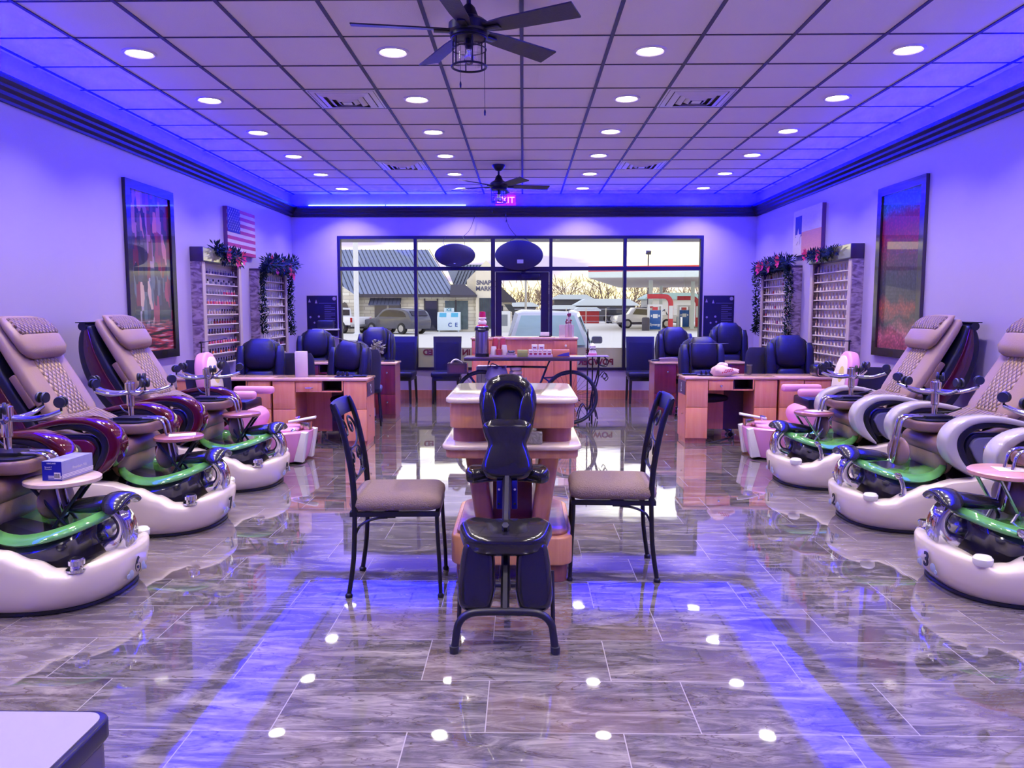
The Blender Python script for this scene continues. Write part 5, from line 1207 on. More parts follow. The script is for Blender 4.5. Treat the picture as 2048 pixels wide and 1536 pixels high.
# ---- black posters by the window
pk = mat('poster_black', S(18, 14, 44), .4); pt = mat('poster_text', S(96, 84, 140), .5); pw = mat('poster_pale', S(150, 130, 170), .5); po = mat('poster_copper', S(170, 100, 80), .5)
def poster(label, x0, x1, qr):
    t = thing('poster', label, 'poster', ((x0+x1)/2, BK, 1.355)); W_ = (x1-x0)/2
    obj('sheet', MB().bb(-W_, W_, -.008, -.001, -.33, .33), pk, t)
    b = MB()
    for k in range(11): b.bb(.04, W_*(.86 if k % 3 else .6), -.0095, -.008, .16-.03*k, .17-.03*k)
    b.bb(-.05, W_*.9, -.0095, -.008, .205, .211); obj('text_lines', b, pt, t)
    b = MB()
    for y, z in ((-W_*.82, .25), (-W_*.38, .235)): b.prism([(y-.02, z-.03), (y+.02, z-.03), (y, z+.03)], -.0095, -.008, 'XZ')
    for y, z, r in ((-W_*.78, -.02, .018), (-W_*.22, -.01, .018), (-W_*.52, -.11, .016), (-W_*.15, -.095, .016), (W_*.82, .28, .03)): b.lathe([(.001, 0), (r, 0), (r, .0015), (.001, .0015)], (y, -.008, z), 10, (PI/2, 0, 0))
    obj('pictures', b, pw, t)
    obj('copper_brush', MB().tube([(-W_*.5, -.009, -.27), (-.02, -.0095, -.292), (W_*.6, -.009, -.285)], lambda u: .004+.007*math.sin(PI*u), 6, smooth=4, flat=.15), po, t)
poster('black poster with pale text on the back wall left of the window', -3.53, -3.035, 1)
poster('black poster with pale text on the back wall right of the window', 2.93, 3.42, 0)
# ------------------------------------------------------------------ ceiling fans and hanging signs
blade = mat('fan_blade', S(46, 40, 50), .5, bump=.15, bscale=60); bladel = blade
bulbg = mat('fan_bulb_glass', (.9, .88, .95), .05, trans=.9)
def fan(label, x, y, rot):
    t = thing('ceiling_fan', label, 'ceiling fan', (x, y, .055), rot, 'ceiling fans')
    obj('canopy', MB().lathe([(.085, CE-.056), (.085, CE-.07), (.05, CE-.12), (.018, CE-.135)], n=24), blackmetal, t)
    obj('downrod', MB().lathe([(.013, CE-.30), (.013, CE-.13)], n=10), blackmetal, t)
    obj('motor', MB().lathe([(.015, 3.13), (.035, 3.11), (.055, 3.06), (.09, 3.04), (.115, 3.02), (.118, 2.975), (.105, 2.965), (.108, 2.96), (.108, 2.945), (.09, 2.94), (.001, 2.94)], n=32), blackmetal, t)
    for k in range(5):
        a = 2*PI*k/5; c_, s_ = math.cos(a), math.sin(a)
        b = MB(); ti = math.radians(-14); rs = []
        for r, w in ((.10, .035), (.17, .048), (.24, .056), (.655, .068), (.662, .066)):
            dx = .0
            rs.append([(r*c_-v*s_*math.cos(ti), r*s_+v*c_*math.cos(ti), 2.985+v*math.sin(ti)+h) for v, h in ((-w, -.004), (w, -.004), (w, .004), (-w, .004))])
        # slanted tip
        obj('blade', b.rings(rs), blade, t, angle=30)
        obj('blade_iron', MB().box(((.14)*c_, .14*s_, 2.975), (.12, .045, .012), (0, 0, a), .003), blackmetal, t)
    cg = MB()
    for z, r in ((2.94, .095), (2.88, .098), (2.785, .098)): cg.torus((0, 0, z), r, .0065 if z != 2.88 else .0035, 36, 8)
    for k in range(6):
        a = 2*PI*k/6; cg.tube([(.096*math.cos(a), .096*math.sin(a), 2.945), (.098*math.cos(a), .098*math.sin(a), 2.785)], .004, 6)
    lt = obj('light_cage', cg, blackmetal, t)
    obj('glass_shade', MB().lathe([(.082, 2.938), (.084, 2.80)], n=28, cap=False), mat('thin_clear_glass', (.95, .93, 1), .03, trans=1, alpha=.25), lt)
    obj('socket', MB().lathe([(.02, 2.94), (.02, 2.885), (.012, 2.88)], n=14), black, lt); obj('bulb', MB().lathe([(.012, 2.88), (.014, 2.865), (.028, 2.84), (.03, 2.82), (.02, 2.80), (.001, 2.793)], n=16), bulbg, lt)
    for s in (-1, 1):
        obj('pull_chain', MB().tube([(s*.09, -.03, 2.875), (s*.092, -.032, 2.62-.06*s)], .0015, 5).lathe([(.004, 0), (.006, .02), (.003, .034)], (s*.092, -.032, 2.585-.06*s), 8), blackmetal, t)
    return t
fan('black five blade ceiling fan with wire cage light, large at the top of the room', -.31, 4.55, math.radians(45))
fan('black five blade ceiling fan with wire cage light, small and far back', -.315, 10.12, math.radians(12))
sg = mat('sign_back', (.012, .01, .03), .45)
def oval_sign(label, x, w, h, z, cords, patch):
    t = thing('oval_sign', label, 'sign', (x, 12.47, z), 0, 'oval window signs')
    obj('board', MB().lathe([(.001, -.018), (.96, -.018), (1.0, -.012), (1.0, .012), (.96, .018), (.001, .018)], (0, 0, 0), 48, (PI/2, 0, 0), 1, 1) if 0 else MB().rings([[(w*q*math.cos(2*PI*k/48), y, h*q*math.sin(2*PI*k/48)) for k in range(48)] for q, y in ((.95, -.02), (1, -.012), (1, .015), (.97, .02))]), sg, t)
    obj('label_patch', MB().bb(patch[0], patch[1], -.0225, -.0205, patch[2], patch[3]), mat('label_pale', S(150, 150, 190), .5), t)
    for k, pts in enumerate(cords): obj('cord', MB().tube(pts, .004, 5, smooth=5), blackmetal, t)
oval_sign('black oval sign hanging in the window left of the door, seen from behind', -1.092, .325, .186, 2.325, [[(-.16, 0, .15), (-.19, .03, .22), (-.15, .05, .30)], [(.16, 0, .15), (.15, .03, .24), (.12, .05, .30)], [(.13, .05, .30), (.25, .0, .42), (.34, .07, .70)]], (-.02, .01, -.135, -.128))
oval_sign('larger black oval sign hanging above the door, seen from behind', -.065, .385, .235, 2.325, [[(-.15, 0, .2), (-.12, .04, .25), (-.02, .05, .28)], [(.15, 0, .2), (.13, .04, .25), (.02, .05, .28)], [(-.02, .05, .28), (-.16, .0, .45), (-.22, .07, .66)]], (-.03, .07, -.13, -.07))
# ------------------------------------------------------------------ bicycle table
dkw = wood('dark_table_wood', S(58, 40, 44), S(78, 56, 58), .35, .3, 'X'); bmet = mat('bike_black_metal', (.014, .013, .02), .35, metal=.4)
t = thing('bicycle_table', 'long console table made from a black bicycle, holding drinks and snacks', 'table', (0, 9.7, 0))
obj('table_top', MB().bb(-.73, .80, -.20, .20, .825, .868, .006).bb(-.70, .77, -.18, .18, .868, .871), dkw, t)
for i, (wx, wz, r) in enumerate(((.605, .352, .345), (-.52, .352, .345))):
    w = MB().torus((wx, 0, wz), r-.018, .020, 56, 10, (PI/2, 0, 0)); wh_ = obj('wheel', w, rubber, t)
    obj('wheel_rim', MB().torus((wx, 0, wz), r-.040, .008, 56, 6, (PI/2, 0, 0)), bmet, wh_)
    sp_ = MB()
    for k in range(28):
        a = 2*PI*k/28; sp_.tube([(wx+.02*math.cos(a+.5), .012*(1 if k % 2 else -1), wz+.02*math.sin(a+.5)), (wx+(r-.04)*math.cos(a), 0, wz+(r-.04)*math.sin(a))], .0018, 4)
    obj('spokes', sp_, bmet, wh_); obj('hub', MB().tube([(wx, -.05, wz), (wx, .05, wz)], .018, 12), bmet, wh_)
obj('frame', MB().tube([(-.52, 0, .352), (-.05, 0, .33), (.04, .0, .58), (-.14, 0, .60)], .014, 8, smooth=1).tube([(.605, -.03, .352), (.60, -.04, .70), (.60, -.04, .825)], .014, 8)
    .tube([(-.42, 0, .825), (-.45, 0, .74), (-.02, 0, .74), (.30, 0, .735), (.34, 0, .825)], .014, 8).tube([(.30, 0, .735), (.17, 0, .40), (-.05, 0, .33)], .014, 8)
    .tube([(.24, 0, .60), (.36, 0, .605), (.60, 0, .66)], .010, 8).tube([(.24, 0, .62), (.605, .03, .352)], .011, 8).tube([(-.75, 0, .72), (-.62, 0, .55), (-.52, .02, .352)], .014, 8), bmet, t)
obj('side_stand', MB().tube([(.605, -.05, .352), (.72, -.06, .32)], .008, 6).tube([(.605, .08, .352), (.63, .14, .012)], .01, 6).tube([(-.52, .08, .352), (-.52, .14, .012)], .01, 6).tube([(-.05, 0, .33), (-.05, .02, .012)], .012, 6), bmet, t)
obj('saddle', MB().rings([[(x, math.cos(2*PI*k/12)*w, .56+math.sin(2*PI*k/12)*h) for k in range(12)] for x, w, h in ((-.44, .01, .006), (-.40, .07, .02), (-.30, .06, .025), (-.12, .02, .016), (-.08, .008, .006))]), black, t, angle=60)
bk = obj('basket', MB().bb(-.945, -.70, -.12, -.105, .66, .79).bb(-.945, -.70, .105, .12, .66, .79).bb(-.945, -.93, -.105, .105, .66, .79).bb(-.715, -.70, -.105, .105, .66, .79).bb(-.93, -.715, -.105, .105, .66, .672), dkw, t)
obj('basket_panel', MB().bb(-.92, -.73, -.123, -.1205, .675, .765), mat('basket_panel_brown', S(92, 52, 46), .5), bk)
tag(obj('tissue_sheet', MB().tube([(-.90, 9.62, .79), (-.87, 9.62, .825), (-.83, 9.64, .83), (-.78, 9.66, .80), (-.76, 9.68, .77)], lambda u: .025-.008*u, 8, smooth=3, flat=.5), white), 'crumpled white tissue poking out of the bicycle basket', 'tissue')
# things on the bicycle table; top at z = .871
ZT = .8712
t = thing('airpot', 'tall steel airpot coffee dispenser at the left end of the bicycle table', 'coffee dispenser', (-.515, 9.68, ZT))
obj('body', MB().lathe([(.085, .04), (.085, .30), (.08, .325)], n=32), mat('airpot_steel', (.35, .33, .4), .25, metal=1), t)
obj('foot', MB().lathe([(.088, 0), (.088, .04), (.08, .042)], n=32), black, t)
obj('lid', MB().lathe([(.086, .325), (.09, .335), (.088, .365), (.06, .375), (.001, .376)], n=32).box((0, -.085, .335), (.10, .05, .035), (.4, 0, 0), .012), black, t, angle=50); obj('lid_rim', MB().torus((0, 0, .372), .078, .007, 32, 8), steel, t)
trm = mat('tray_lilac', S(190, 160, 206), .35); redc = mat('paper_cup_red', S(178, 62, 54), .5, var=.12, vscale=30); whc = mat('paper_cup_white', S(226, 214, 232), .5)
def tray(label, x0, x1, y=9.66):
    t = thing('serving_tray', label, 'tray', ((x0+x1)/2, y, ZT), 0, 'trays on the bicycle table'); w = (x1-x0)/2
    obj('base', MB().bb(-w, w, -.11, .11, 0, .006).bb(-w, w, -.115, -.108, 0, .024).bb(-w, w, .108, .115, 0, .024).bb(-w-.006, -w, -.115, .115, 0, .024).bb(w, w+.006, -.115, .115, 0, .024), trm, t)
tray('lilac tray under the paper cups on the bicycle table', -.41, -.09); tray('lilac tray under the small white boxes on the bicycle table', .075, .365)
def cups(label, x, y, n, m, z=ZT+.0065, up=False, mm=None):
    t = thing('paper_cup_stack', label, 'paper cups', (x, y, z), 0, 'stacks of paper cups')
    for k in range(n):
        zz = .016*k
        obj('cup', MB().lathe([(.040, zz), (.041, zz+.004), (.030, zz+.092), (.001, zz+.092)] if not up else [(.028, zz), (.039, zz+.09), (.036, zz+.088), (.001, zz+.01)], n=20), m, t, angle=50)
cups('left stack of red paper cups behind the white cups', -.35, 9.72, 9, redc); cups('right stack of red paper cups behind the white cups', -.255, 9.72, 9, redc)
cups('left stack of white paper cups in front of the red cups', -.365, 9.62, 3, whc); cups('right stack of white paper cups beside the bowl of creamers', -.235, 9.63, 4, whc)
cups('single upright red paper cup in front of the white cups', -.30, 9.575, 1, redc, up=True)
t = thing('creamer_bowl', 'pale bowl heaped with dark creamer pods beside the cups', 'bowl', (-.145, 9.60, ZT+.0065))
obj('bowl', MB().lathe([(.001, 0), (.04, 0), (.055, .045), (.05, .045), (.001, .01)], n=24), trm, t)
b = MB(); random.seed(9)
for k in range(16): b.ball((random.uniform(-.04, .04), random.uniform(-.035, .035), .05+random.uniform(0, .02)), (.014, .014, .010), 8, 6)
tag(obj('creamer_pods', b, mat('pods_dark', S(40, 30, 56), .3), loc=(-.145, 9.60, ZT+.006)), 'dark creamer pods heaped in the pale bowl', 'creamers', None, 'stuff')
t = thing('tea_box', 'small olive green box between the two trays', 'box', (-.005, 9.62, ZT)); obj('carton', MB().bb(-.065, .065, -.05, .05, 0, .085, .003), mat('olive_box', S(150, 156, 60), .5), t)
obj('flap', MB().bb(-.065, .065, -.0515, -.050, .055, .085), mat('olive_box_light', S(184, 188, 96), .5), t)
bxm = mat('small_box_white', S(226, 216, 230), .5); bxr = mat('small_box_red', S(150, 30, 70), .5)
nms = ['first', 'second', 'third', 'fourth', 'fifth']
for k in range(7):
    x = .098+.058*k if k < 5 else .145+.085*(k-5); z = ZT+.0065+(0 if k < 5 else .086)
    lb = 'small white box with red print, %s from the left in the lower row' % nms[k] if k < 5 else 'small white box with red print, %s one of the upper row' % ('left', 'right')[k-5]
    t = thing('sweetener_box', lb, 'box', (x, 9.62, z), 0, 'small white boxes on the tray')
    obj('carton', MB().bb(-.026, .026, -.04, .04, 0, .085, .002) if k < 5 else MB().bb(-.036, .036, -.04, .04, 0, .06, .002), bxm, t); obj('print', MB().bb(-.018, .018, -.0412, -.0402, .02, .045).bb(-.02, .02, -.0412, -.0402, .06, .068) if k < 5 else MB().bb(-.02, .02, -.0412, -.0402, .015, .03), bxr, t)
t = thing('sandwich_bag_box', 'orange and blue box of bags at the right of the bicycle table', 'box', (.475, 9.63, ZT)); obj('carton', MB().bb(-.105, .105, -.05, .05, 0, .088, .003), mat('orange_box', S(206, 128, 84), .5), t)
obj('print', MB().prism([(-.06, .01), (.10, .01), (.10, .06), (.03, .045), (-.02, .03)], -.0515, -.0505, 'XZ'), mat('blue_print', S(70, 60, 170), .5), t)
tag(obj('napkin_pad', MB().bb(-.10, .10, -.07, .07, 0, .012, .002), bxm, loc=(.685, 9.62, ZT)), 'flat white pad of napkins at the right end of the bicycle table', 'napkins')
# things on the lower bars of the bicycle table
t = thing('white_bin', 'white plastic bin standing behind the bicycle frame', 'bin', (-.45, 9.95, .0)); obj('body', MB().box((0, 0, .37), (.30, .22, .735), None, .02, 3), white, t); obj('slot', MB().bb(-.14, -.06, -.116, -.111, .66, .69), black, t)
t = thing('carrier_bag', 'crumpled lilac carrier bag on the bicycle saddle', 'bag', (-.33, 9.66, .585)); b = MB(); rs = []
for z, w, d in ((0, .12, .06), (.03, .14, .08), (.10, .12, .07), (.15, .12, .03), (.155, .11, .015)): rs.append([(w*math.cos(2*PI*k/24)*(1+.1*math.sin(k*2.1+z*40)), d*math.sin(2*PI*k/24), z+.02*math.sin(k*1.7)*(z > .05)) for k in range(24)])
obj('bag_body', b.rings(rs), mat('lilac_bag', S(150, 138, 196), .4, bump=.6, bscale=30), t, angle=50); obj('handle', MB().tube([(-.08, -.02, .14), (-.06, -.03, .20), (.02, -.03, .17), (.08, -.02, .14)], .006, 6, smooth=4), black, t)
t = thing('food_container_stack', 'stack of pale pink plastic containers on the bicycle frame', 'containers', (-.09, 9.66, .60))
obj('support_board', MB().bb(-.12, .14, -.08, .08, -.012, -.001), dkw, t)
for k, (z, w) in enumerate(((0, .085), (.05, .08), (.095, .075))):
    obj('tub', MB().lathe([(w*.8, z), (w, z+.008), (w, z+.035), (w*.85, z+.042), (.001, z+.044)], n=28), mat('container_pink%s' % '', S(236, 206, 232), .3, trans=.2), t)
# iron plant stand with scrolls at the right end
t = thing('iron_stand', 'black wrought iron stand with scrolls at the right end of the bicycle table', 'stand', (.99, 9.85, 0))
obj('top_plate', MB().bb(-.20, .10, -.12, .12, .862, .872, .003), mat('lilac_cloth', S(120, 100, 170), .6), t)
for s in (-1, 1):
    obj('leg', MB().tube([(.02*s-.02, s*.09, .86), (-.03, s*.10, .62), (-.10, s*.12, .35), (-.12, s*.14, .012)], .010, 8, smooth=4), bmet, t)
    obj('scroll', MB().tube([(.0, s*.10, .60), (.05, s*.10, .66), (.09, s*.10, .60), (.06, s*.10, .56), (.04, s*.10, .60)], .006, 6, smooth=4).tube([(.05, s*.1, .86), (.09, s*.1, .80), (.06, s*.1, .74), (-.02, s*.1, .76), (-.04, s*.1, .82)], .006, 6, smooth=4), bmet, t)
t = thing('pole_stand', 'thin black pole on a scrolled foot between the wheel and the window', 'stand', (.86, 10.25, 0))
obj('pole', MB().tube([(0, 0, .05), (0, 0, 1.17)], .009, 8).tube([(0, -.02, 1.165), (0, -.02, 1.20)], .006, 6), bmet, t)
b = MB()
for k in range(4):
    a = PI/4+PI*k/2; c_, s_ = math.cos(a), math.sin(a); b.tube([(.0, 0, .10), (.08*c_, .08*s_, .20), (.15*c_, .15*s_, .12), (.18*c_, .18*s_, .012)], .008, 6, smooth=4)
obj('scroll_foot', b, bmet, t)
t = thing('figurine', 'small pink and white figurine with a black moustache beside the pole', 'figurine', (.90, 9.96, ZT)); obj('plinth_table', MB().bb(-.06, .06, -.06, .06, -.012, -.001).bb(-.008, .008, -.008, .008, -.87, -.012), bmet, t)
obj('body', MB().lathe([(.05, 0), (.055, .02), (.045, .05), (.035, .09), (.04, .12), (.02, .15), (.001, .16)], n=18), bxm, t); obj('moustache', MB().tube([(-.035, -.042, .07), (-.012, -.046, .085), (0, -.046, .08), (.012, -.046, .085), (.035, -.042, .07)], .007, 6, smooth=3), black, t); obj('skirt', MB().lathe([(.056, .0), (.057, .025), (.05, .03)], n=18, cap=False), mat('pink_skirt', S(226, 120, 170), .5), t)
# ------------------------------------------------------------------ reception counter
rw = wood('reception_wood', S(200, 112, 58), S(216, 130, 72), .4, .2)
t = thing('reception_counter', 'orange wood reception counter with white knobs in front of the door', 'counter', (0, 11.35, 0))
obj('body', MB().bb(-.755, .80, .0, .50, .06, 1.02).bb(-.72, .77, .03, .47, 0, .06), rw, t)
obj('counter_top', MB().bb(-.77, -.43, -.02, .52, 1.0205, 1.045, .005).bb(-.43, .46, -.02, .52, 1.0205, 1.055, .005).bb(.46, .815, -.02, .52, 1.0205, 1.05, .005), pmarb, t)
knob = mat('white_knob_gloss', S(236, 224, 230), .2, coat=.5)
for x0, x1, kx in ((-.745, -.44, -.48), (-.43, .01, -.03), (.02, .45, .05), (.46, .79, .5)):
    dd = obj('door', MB().bb(x0, x1, -.012, .0, .08, .80, .003), rw, t); obj('knob', MB().lathe([(.008, 0), (.018, .008), (.018, .018), (.001, .024)], (kx, -.012, .745), 12, (PI/2, 0, 0)), knob, dd)
for x0, x1, kx in ((-.745, -.44, -.60), (.46, .79, .63)):
    dd = obj('drawer', MB().bb(x0, x1, -.012, .0, .82, 1.0, .003), rw, t); obj('knob', MB().lathe([(.008, 0), (.018, .008), (.018, .018), (.001, .024)], (kx, -.012, .93), 12, (PI/2, 0, 0)), knob, dd)
t = thing('card_holder', 'small white and black card holder on the reception counter', 'card holder', (.33, 11.5, 1.056)); obj('box', MB().bb(-.07, .06, -.03, .03, 0, .07, .004), bxm, t); obj('black_base', MB().bb(-.09, .09, -.04, .04, -.0, .012).bb(.06, .08, -.03, .03, .01, .055), black, t)
t = thing('pink_vase_display', 'clear pink display with red flowers on the reception counter', 'ornament', (.66, 11.55, 1.051))
pg = mat('pink_clear_glass', S(250, 190, 230), .05, trans=.6, alpha=.55)
obj('glass_box', MB().bb(-.12, .10, -.06, .06, 0, .18, .006), pg, t); obj('bottle', MB().lathe([(.05, .0), (.055, .17), (.045, .21), (.03, .28), (.022, .34), (.001, .36)], (.02, 0, .001), 18), pg, t)
fl = MB(); random.seed(4)
for c0, r in (((.02, -.03, .23), .045), ((.02, -.02, .33), .028)):
    for k in range(10): fl.ball((c0[0]+random.uniform(-r, r), c0[1], c0[2]+random.uniform(-r, r)*.6), (.014, .010, .014), 8, 6)
obj('flowers', fl, mat('dried_red_flower', S(130, 40, 60), .6), t); obj('stems', MB().tube([(.02, 0, .01), (.02, -.01, .36), (.03, -.01, .42)], .003, 5), bmet, t)
t = thing('santa_figure', 'small red and white santa figure behind the airpot', 'figurine', (-.61, 11.6, 1.046))
sr = mat('santa_red', S(190, 20, 40), .5); sw = mat('santa_white', S(240, 226, 232), .7)
obj('robe', MB().lathe([(.07, 0), (.085, .04), (.08, .14), (.05, .20), (.001, .22)], n=20), sr, t); obj('beard', MB().ball((0, -.01, .22), (.066, .05, .05), 16, 10), sw, t)
obj('face', MB().ball((0, -.015, .255), (.04, .04, .035), 14, 8), mat('santa_face', S(230, 180, 170), .6), t); obj('hat', MB().lathe([(.05, .285), (.048, .35), (.045, .38), (.001, .385)], n=18), sr, t); obj('hat_brim', MB().torus((0, 0, .285), .045, .014, 20, 8), sw, t)
b = MB()
for s in (-1, 1): b.tube([(s*.06, -.02, .17), (s*.08, -.05, .11), (s*.04, -.07, .07)], .02, 8, smooth=3)
obj('arms', b, sr, t); obj('belt', MB().torus((0, 0, .09), .080, .008, 20, 6), black, t)
# ------------------------------------------------------------------ outside
G = -.15
def asph():
    m = mat('concrete_lot', S(224, 218, 200), .8, var=.06, vscale=.35, bump=.1, bscale=3); return m
tag(obj('parking_lot', MB().bb(-90, 90, BK+2.6, 320, G-.2, G), asph()), kind='structure')
tag(obj('sidewalk', MB().bb(-12, 12, BK+.12, BK+2.6, -.25, -.03, .01), mat('sidewalk_concrete', S(196, 190, 178), .8, var=.06)), kind='structure')
tag(obj('porch_roof', MB().bb(-3.9, 3.9, BK+.12, 15.6, 2.80, 3.1).bb(-14, 14, BK+.12, 12.9, 3.1, 4.6), mat('soffit_grey', S(150, 142, 150), .7)), kind='structure')
tag(obj('facade', MB().bb(-14, XL-.12, BK, BK+.1, -.2, 4.0).bb(XR+.12, 14, BK, BK+.1, -.2, 4.0), wallm), kind='structure')
def brick():
    m = mat('pale_limestone_block', S(214, 204, 176), .8); nt = m.node_tree; b = nt.nodes['Principled BSDF']
    tc = N(nt, 'ShaderNodeTexCoord'); mp = N(nt, 'ShaderNodeMapping'); mp.inputs['Rotation'].default_value = (PI/2, 0, 0); nt.links.new(tc.outputs['Object'], mp.inputs[0])
    br = N(nt, 'ShaderNodeTexBrick'); br.inputs['Scale'].default_value = 1; br.inputs['Brick Width'].default_value = .9; br.inputs['Row Height'].default_value = .26; br.inputs['Mortar Size'].default_value = .02
    br.inputs['Color1'].default_value = S(244, 240, 224); br.inputs['Color2'].default_value = S(222, 214, 194); br.inputs['Mortar'].default_value = S(190, 182, 164)
    nt.links.new(mp.outputs[0], br.inputs[0]); nt.links.new(br.outputs[0], b.inputs['Base Color']); return m
lime = brick(); stuc = mat('cream_stucco', S(240, 232, 208), .8, var=.03)
roofm = mat('standing_seam_roof', S(136, 146, 168), .45, metal=.0, coat=.2); seam = mat('roof_seam_shadowline', S(52, 56, 70), .6); trimg = mat('dark_grey_trim', S(74, 70, 78), .6)
wing = mat('dark_window_glass', S(52, 54, 74), .1, coat=.8)
BB = 57.0
t = thing('store_building', 'pale stone store with blue grey metal roof across the parking lot', 'building', (-9, BB, G))
def L(x): return x+9
obj('wall', MB().bb(L(-26), L(-2.3), 0, 12, 0, 2.75), lime, t)
# arched wing wall at the far left: gable in stone
obj('gable_wall', MB().prism([(L(-22), 0), (L(-12.0), 0), (L(-12.0), 2.5), (L(-13.8), 3.75), (L(-15.2), 4.7), (L(-16.6), 3.7), (L(-22), 2.7)], -.95, -.72, 'XZ'), lime, t)
rf = MB().prism([(-.6, 2.66), (-.6, 2.80), (5.2, 6.6), (5.2, 6.3)], L(-26), L(-5.2), 'YZ')
rf2 = MB()
# main slope as a parallelogram: hip cut at the right end
def slope(b, pts, th=.06): b.rings([[Vector(p) for p in pts], [Vector((p[0], p[1], p[2]+th)) for p in pts]])
rz_ = lambda y: 2.66+(y+.6)*.6276
slope(rf2, [(L(x), y, rz_(y)) for x, y in ((-26, -.6), (-4.9, -.6), (-5.83, 1.4), (-6.67, 3.2), (-7.6, 5.2), (-26, 5.2))])
roof = obj('roof', rf2, roofm, t, angle=20)
b = MB()
for k in range(58):     # seams run up the slope leaning left as the roof is seen
    x = L(-4.9)-.32*k
    b.tube([(x, -.60, 2.76), (x-2.6, 5.18, 2.76+5.78*.6276)], .03, 4)
obj('roof_seams', b, seam, roof)
obj('fascia', MB().bb(L(-26), L(-4.8), -.68, -.58, 2.50, 2.74), trimg, t)
aw = obj('awning', MB().prism([(-.10, 2.45), (-.85, 1.98), (-.85, 1.90), (-.10, 2.30)], L(-11.25), L(-8.95), 'YZ'), mat('awning_metal', S(84, 88, 108), .5), t)
b = MB()
for k in range(9): b.tube([(L(-11.2+.28*k), -.12, 2.46), (L(-11.2+.28*k), -.86, 2.0)], .02, 4)
obj('awning_seams', b, seam, aw)
for x0 in (-10.9, -9.85): obj('window', MB().bb(L(x0), L(x0+.78), -.03, .02, .5, 1.95).bb(L(x0-.06), L(x0+.84), -.02, .01, .42, 2.0), wing, t)
obj('arched_window', MB().prism([(L(-13.25), .6), (L(-12.65), .6), (L(-12.65), 1.7), (L(-12.8), 2.05), (L(-12.95), 2.15), (L(-13.1), 2.05), (L(-13.25), 1.7)], -1.0, -.94, 'XZ'), wing, t)
obj('entry_glass', MB().bb(L(-7.2), L(-6.35), -.04, .0, .05, 2.25), wing, t); obj('entry_frame', MB().bb(L(-7.3), L(-7.2), -.06, .0, 0, 2.4).bb(L(-6.35), L(-6.25), -.06, 0, 0, 2.4), trimg, t)
obj('shop_window', MB().bb(L(-5.75), L(-4.05), -.04, .0, .15, 2.25), mat('shop_glass', S(90, 110, 110), .15, coat=.5, var=.5, vscale=3), t); obj('shop_mullion', MB().bb(L(-5.0), L(-4.9), -.06, 0, .1, 2.3), trimg, t)
# second roof piece and cream gable with its lettering
obj('rear_roof', MB().prism([(L(-5.3), 3.5), (L(-3.6), 3.5), (L(-2.9), 5.0), (L(-5.9), 5.0)], 2.0, 2.2, 'XZ'), roofm, t, angle=20)
b = MB()
for k in range(8): b.tube([(L(-5.3+.24*k), 1.96, 3.52), (L(-5.3+.24*k+.62), 1.96, 4.98)], .03, 4)
obj('rear_roof_seams', b, seam, t)
obj('porch_hip', MB().rings([[(L(-5.3), -.1, 3.45), (L(-4.3), -.1, 3.45), (L(-4.3), .5, 3.45), (L(-5.3), .5, 3.45)][::-1], [(L(-5.3), -1.0, 2.66), (L(-3.35), -1.0, 2.66), (L(-3.35), .5, 2.66), (L(-5.3), .5, 2.66)][::-1], [(L(-5.3), -1.0, 2.50), (L(-3.35), -1.0, 2.50), (L(-3.35), .5, 2.50), (L(-5.3), .5, 2.50)][::-1]]), trimg, t)
obj('stucco_gable', MB().prism([(L(-4.2), 0), (L(-1.9), 0), (L(-1.9), 4.5), (L(-2.75), 5.25), (L(-4.2), 3.8)], 1.0, 1.4, 'XZ').prism([(L(-3.45), 0), (L(-1.9), 0), (L(-1.9), 4.4), (L(-2.6), 4.9), (L(-3.45), 4.2)], -.4, 1.0, 'XZ'), stuc, t)
sgm = mat('sign_letters_grey', S(96, 96, 120), .5)
text('lettering', 'SNAPPY', sgm, t, (L(-2.62), -.42, 3.55), (PI/2, 0, 0), .44, .02, bold=.012); text('lettering', 'MARKET', sgm, t, (L(-2.62), -.42, 3.12), (PI/2, 0, 0), .44, .02, bold=.012)
obj('side_window', MB().bb(L(-3.2), L(-2.2), -.44, -.40, .2, 2.45), mat('shop_glass_dark', S(70, 84, 84), .15, coat=.5, var=.5, vscale=3), t)
b = MB()
for k in range(6): b.bb(L(-3.15+.17*k), L(-3.12+.17*k), -.46, -.44, .2, 2.4)
obj('window_bars', b, trimg, t)
# small annex seen through the door
t = thing('annex_building', 'small stone annex with dark roof and awning seen through the glass door', 'building', (-1.5, BB+1, G))
obj('wall', MB().bb(-.35, .62, 0, 4, 0, 2.35), lime, t); obj('roof', MB().prism([(-.35, 3.5), (-.3, 3.45), (.95, 2.3), (.95, 2.15), (-.35, 2.15)], -.3, 4, 'XZ'), trimg, t)
obj('awning', MB().prism([(.1, 2.0), (.62, 2.0), (1.0, 1.45), (.5, 1.45)], -.7, -.5, 'XZ'), mat('awning_dark', S(60, 64, 66), .6), t); obj('window', MB().bb(-.25, .0, -.03, .0, .9, 1.9), wing, t)
t = thing('utility_cabinet', 'white louvered utility cabinet beside the annex', 'cabinet', (-1.35, BB-2, G)); obj('body', MB().bb(-.45, .45, 0, .8, 0, 1.5, .02), mat('utility_white', S(220, 224, 220), .5), t); obj('louver', MB().bb(-.3, .25, -.02, 0, .45, 1.25), mat('louver_grey', S(130, 136, 140), .6), t)
t = thing('ice_chest', 'white and blue ice chest standing in front of the store', 'ice chest', (-5.35, BB-1.5, G))
icb = mat('ice_chest_white', S(216, 232, 236), .4); icc = mat('ice_blue', S(90, 180, 210), .4)
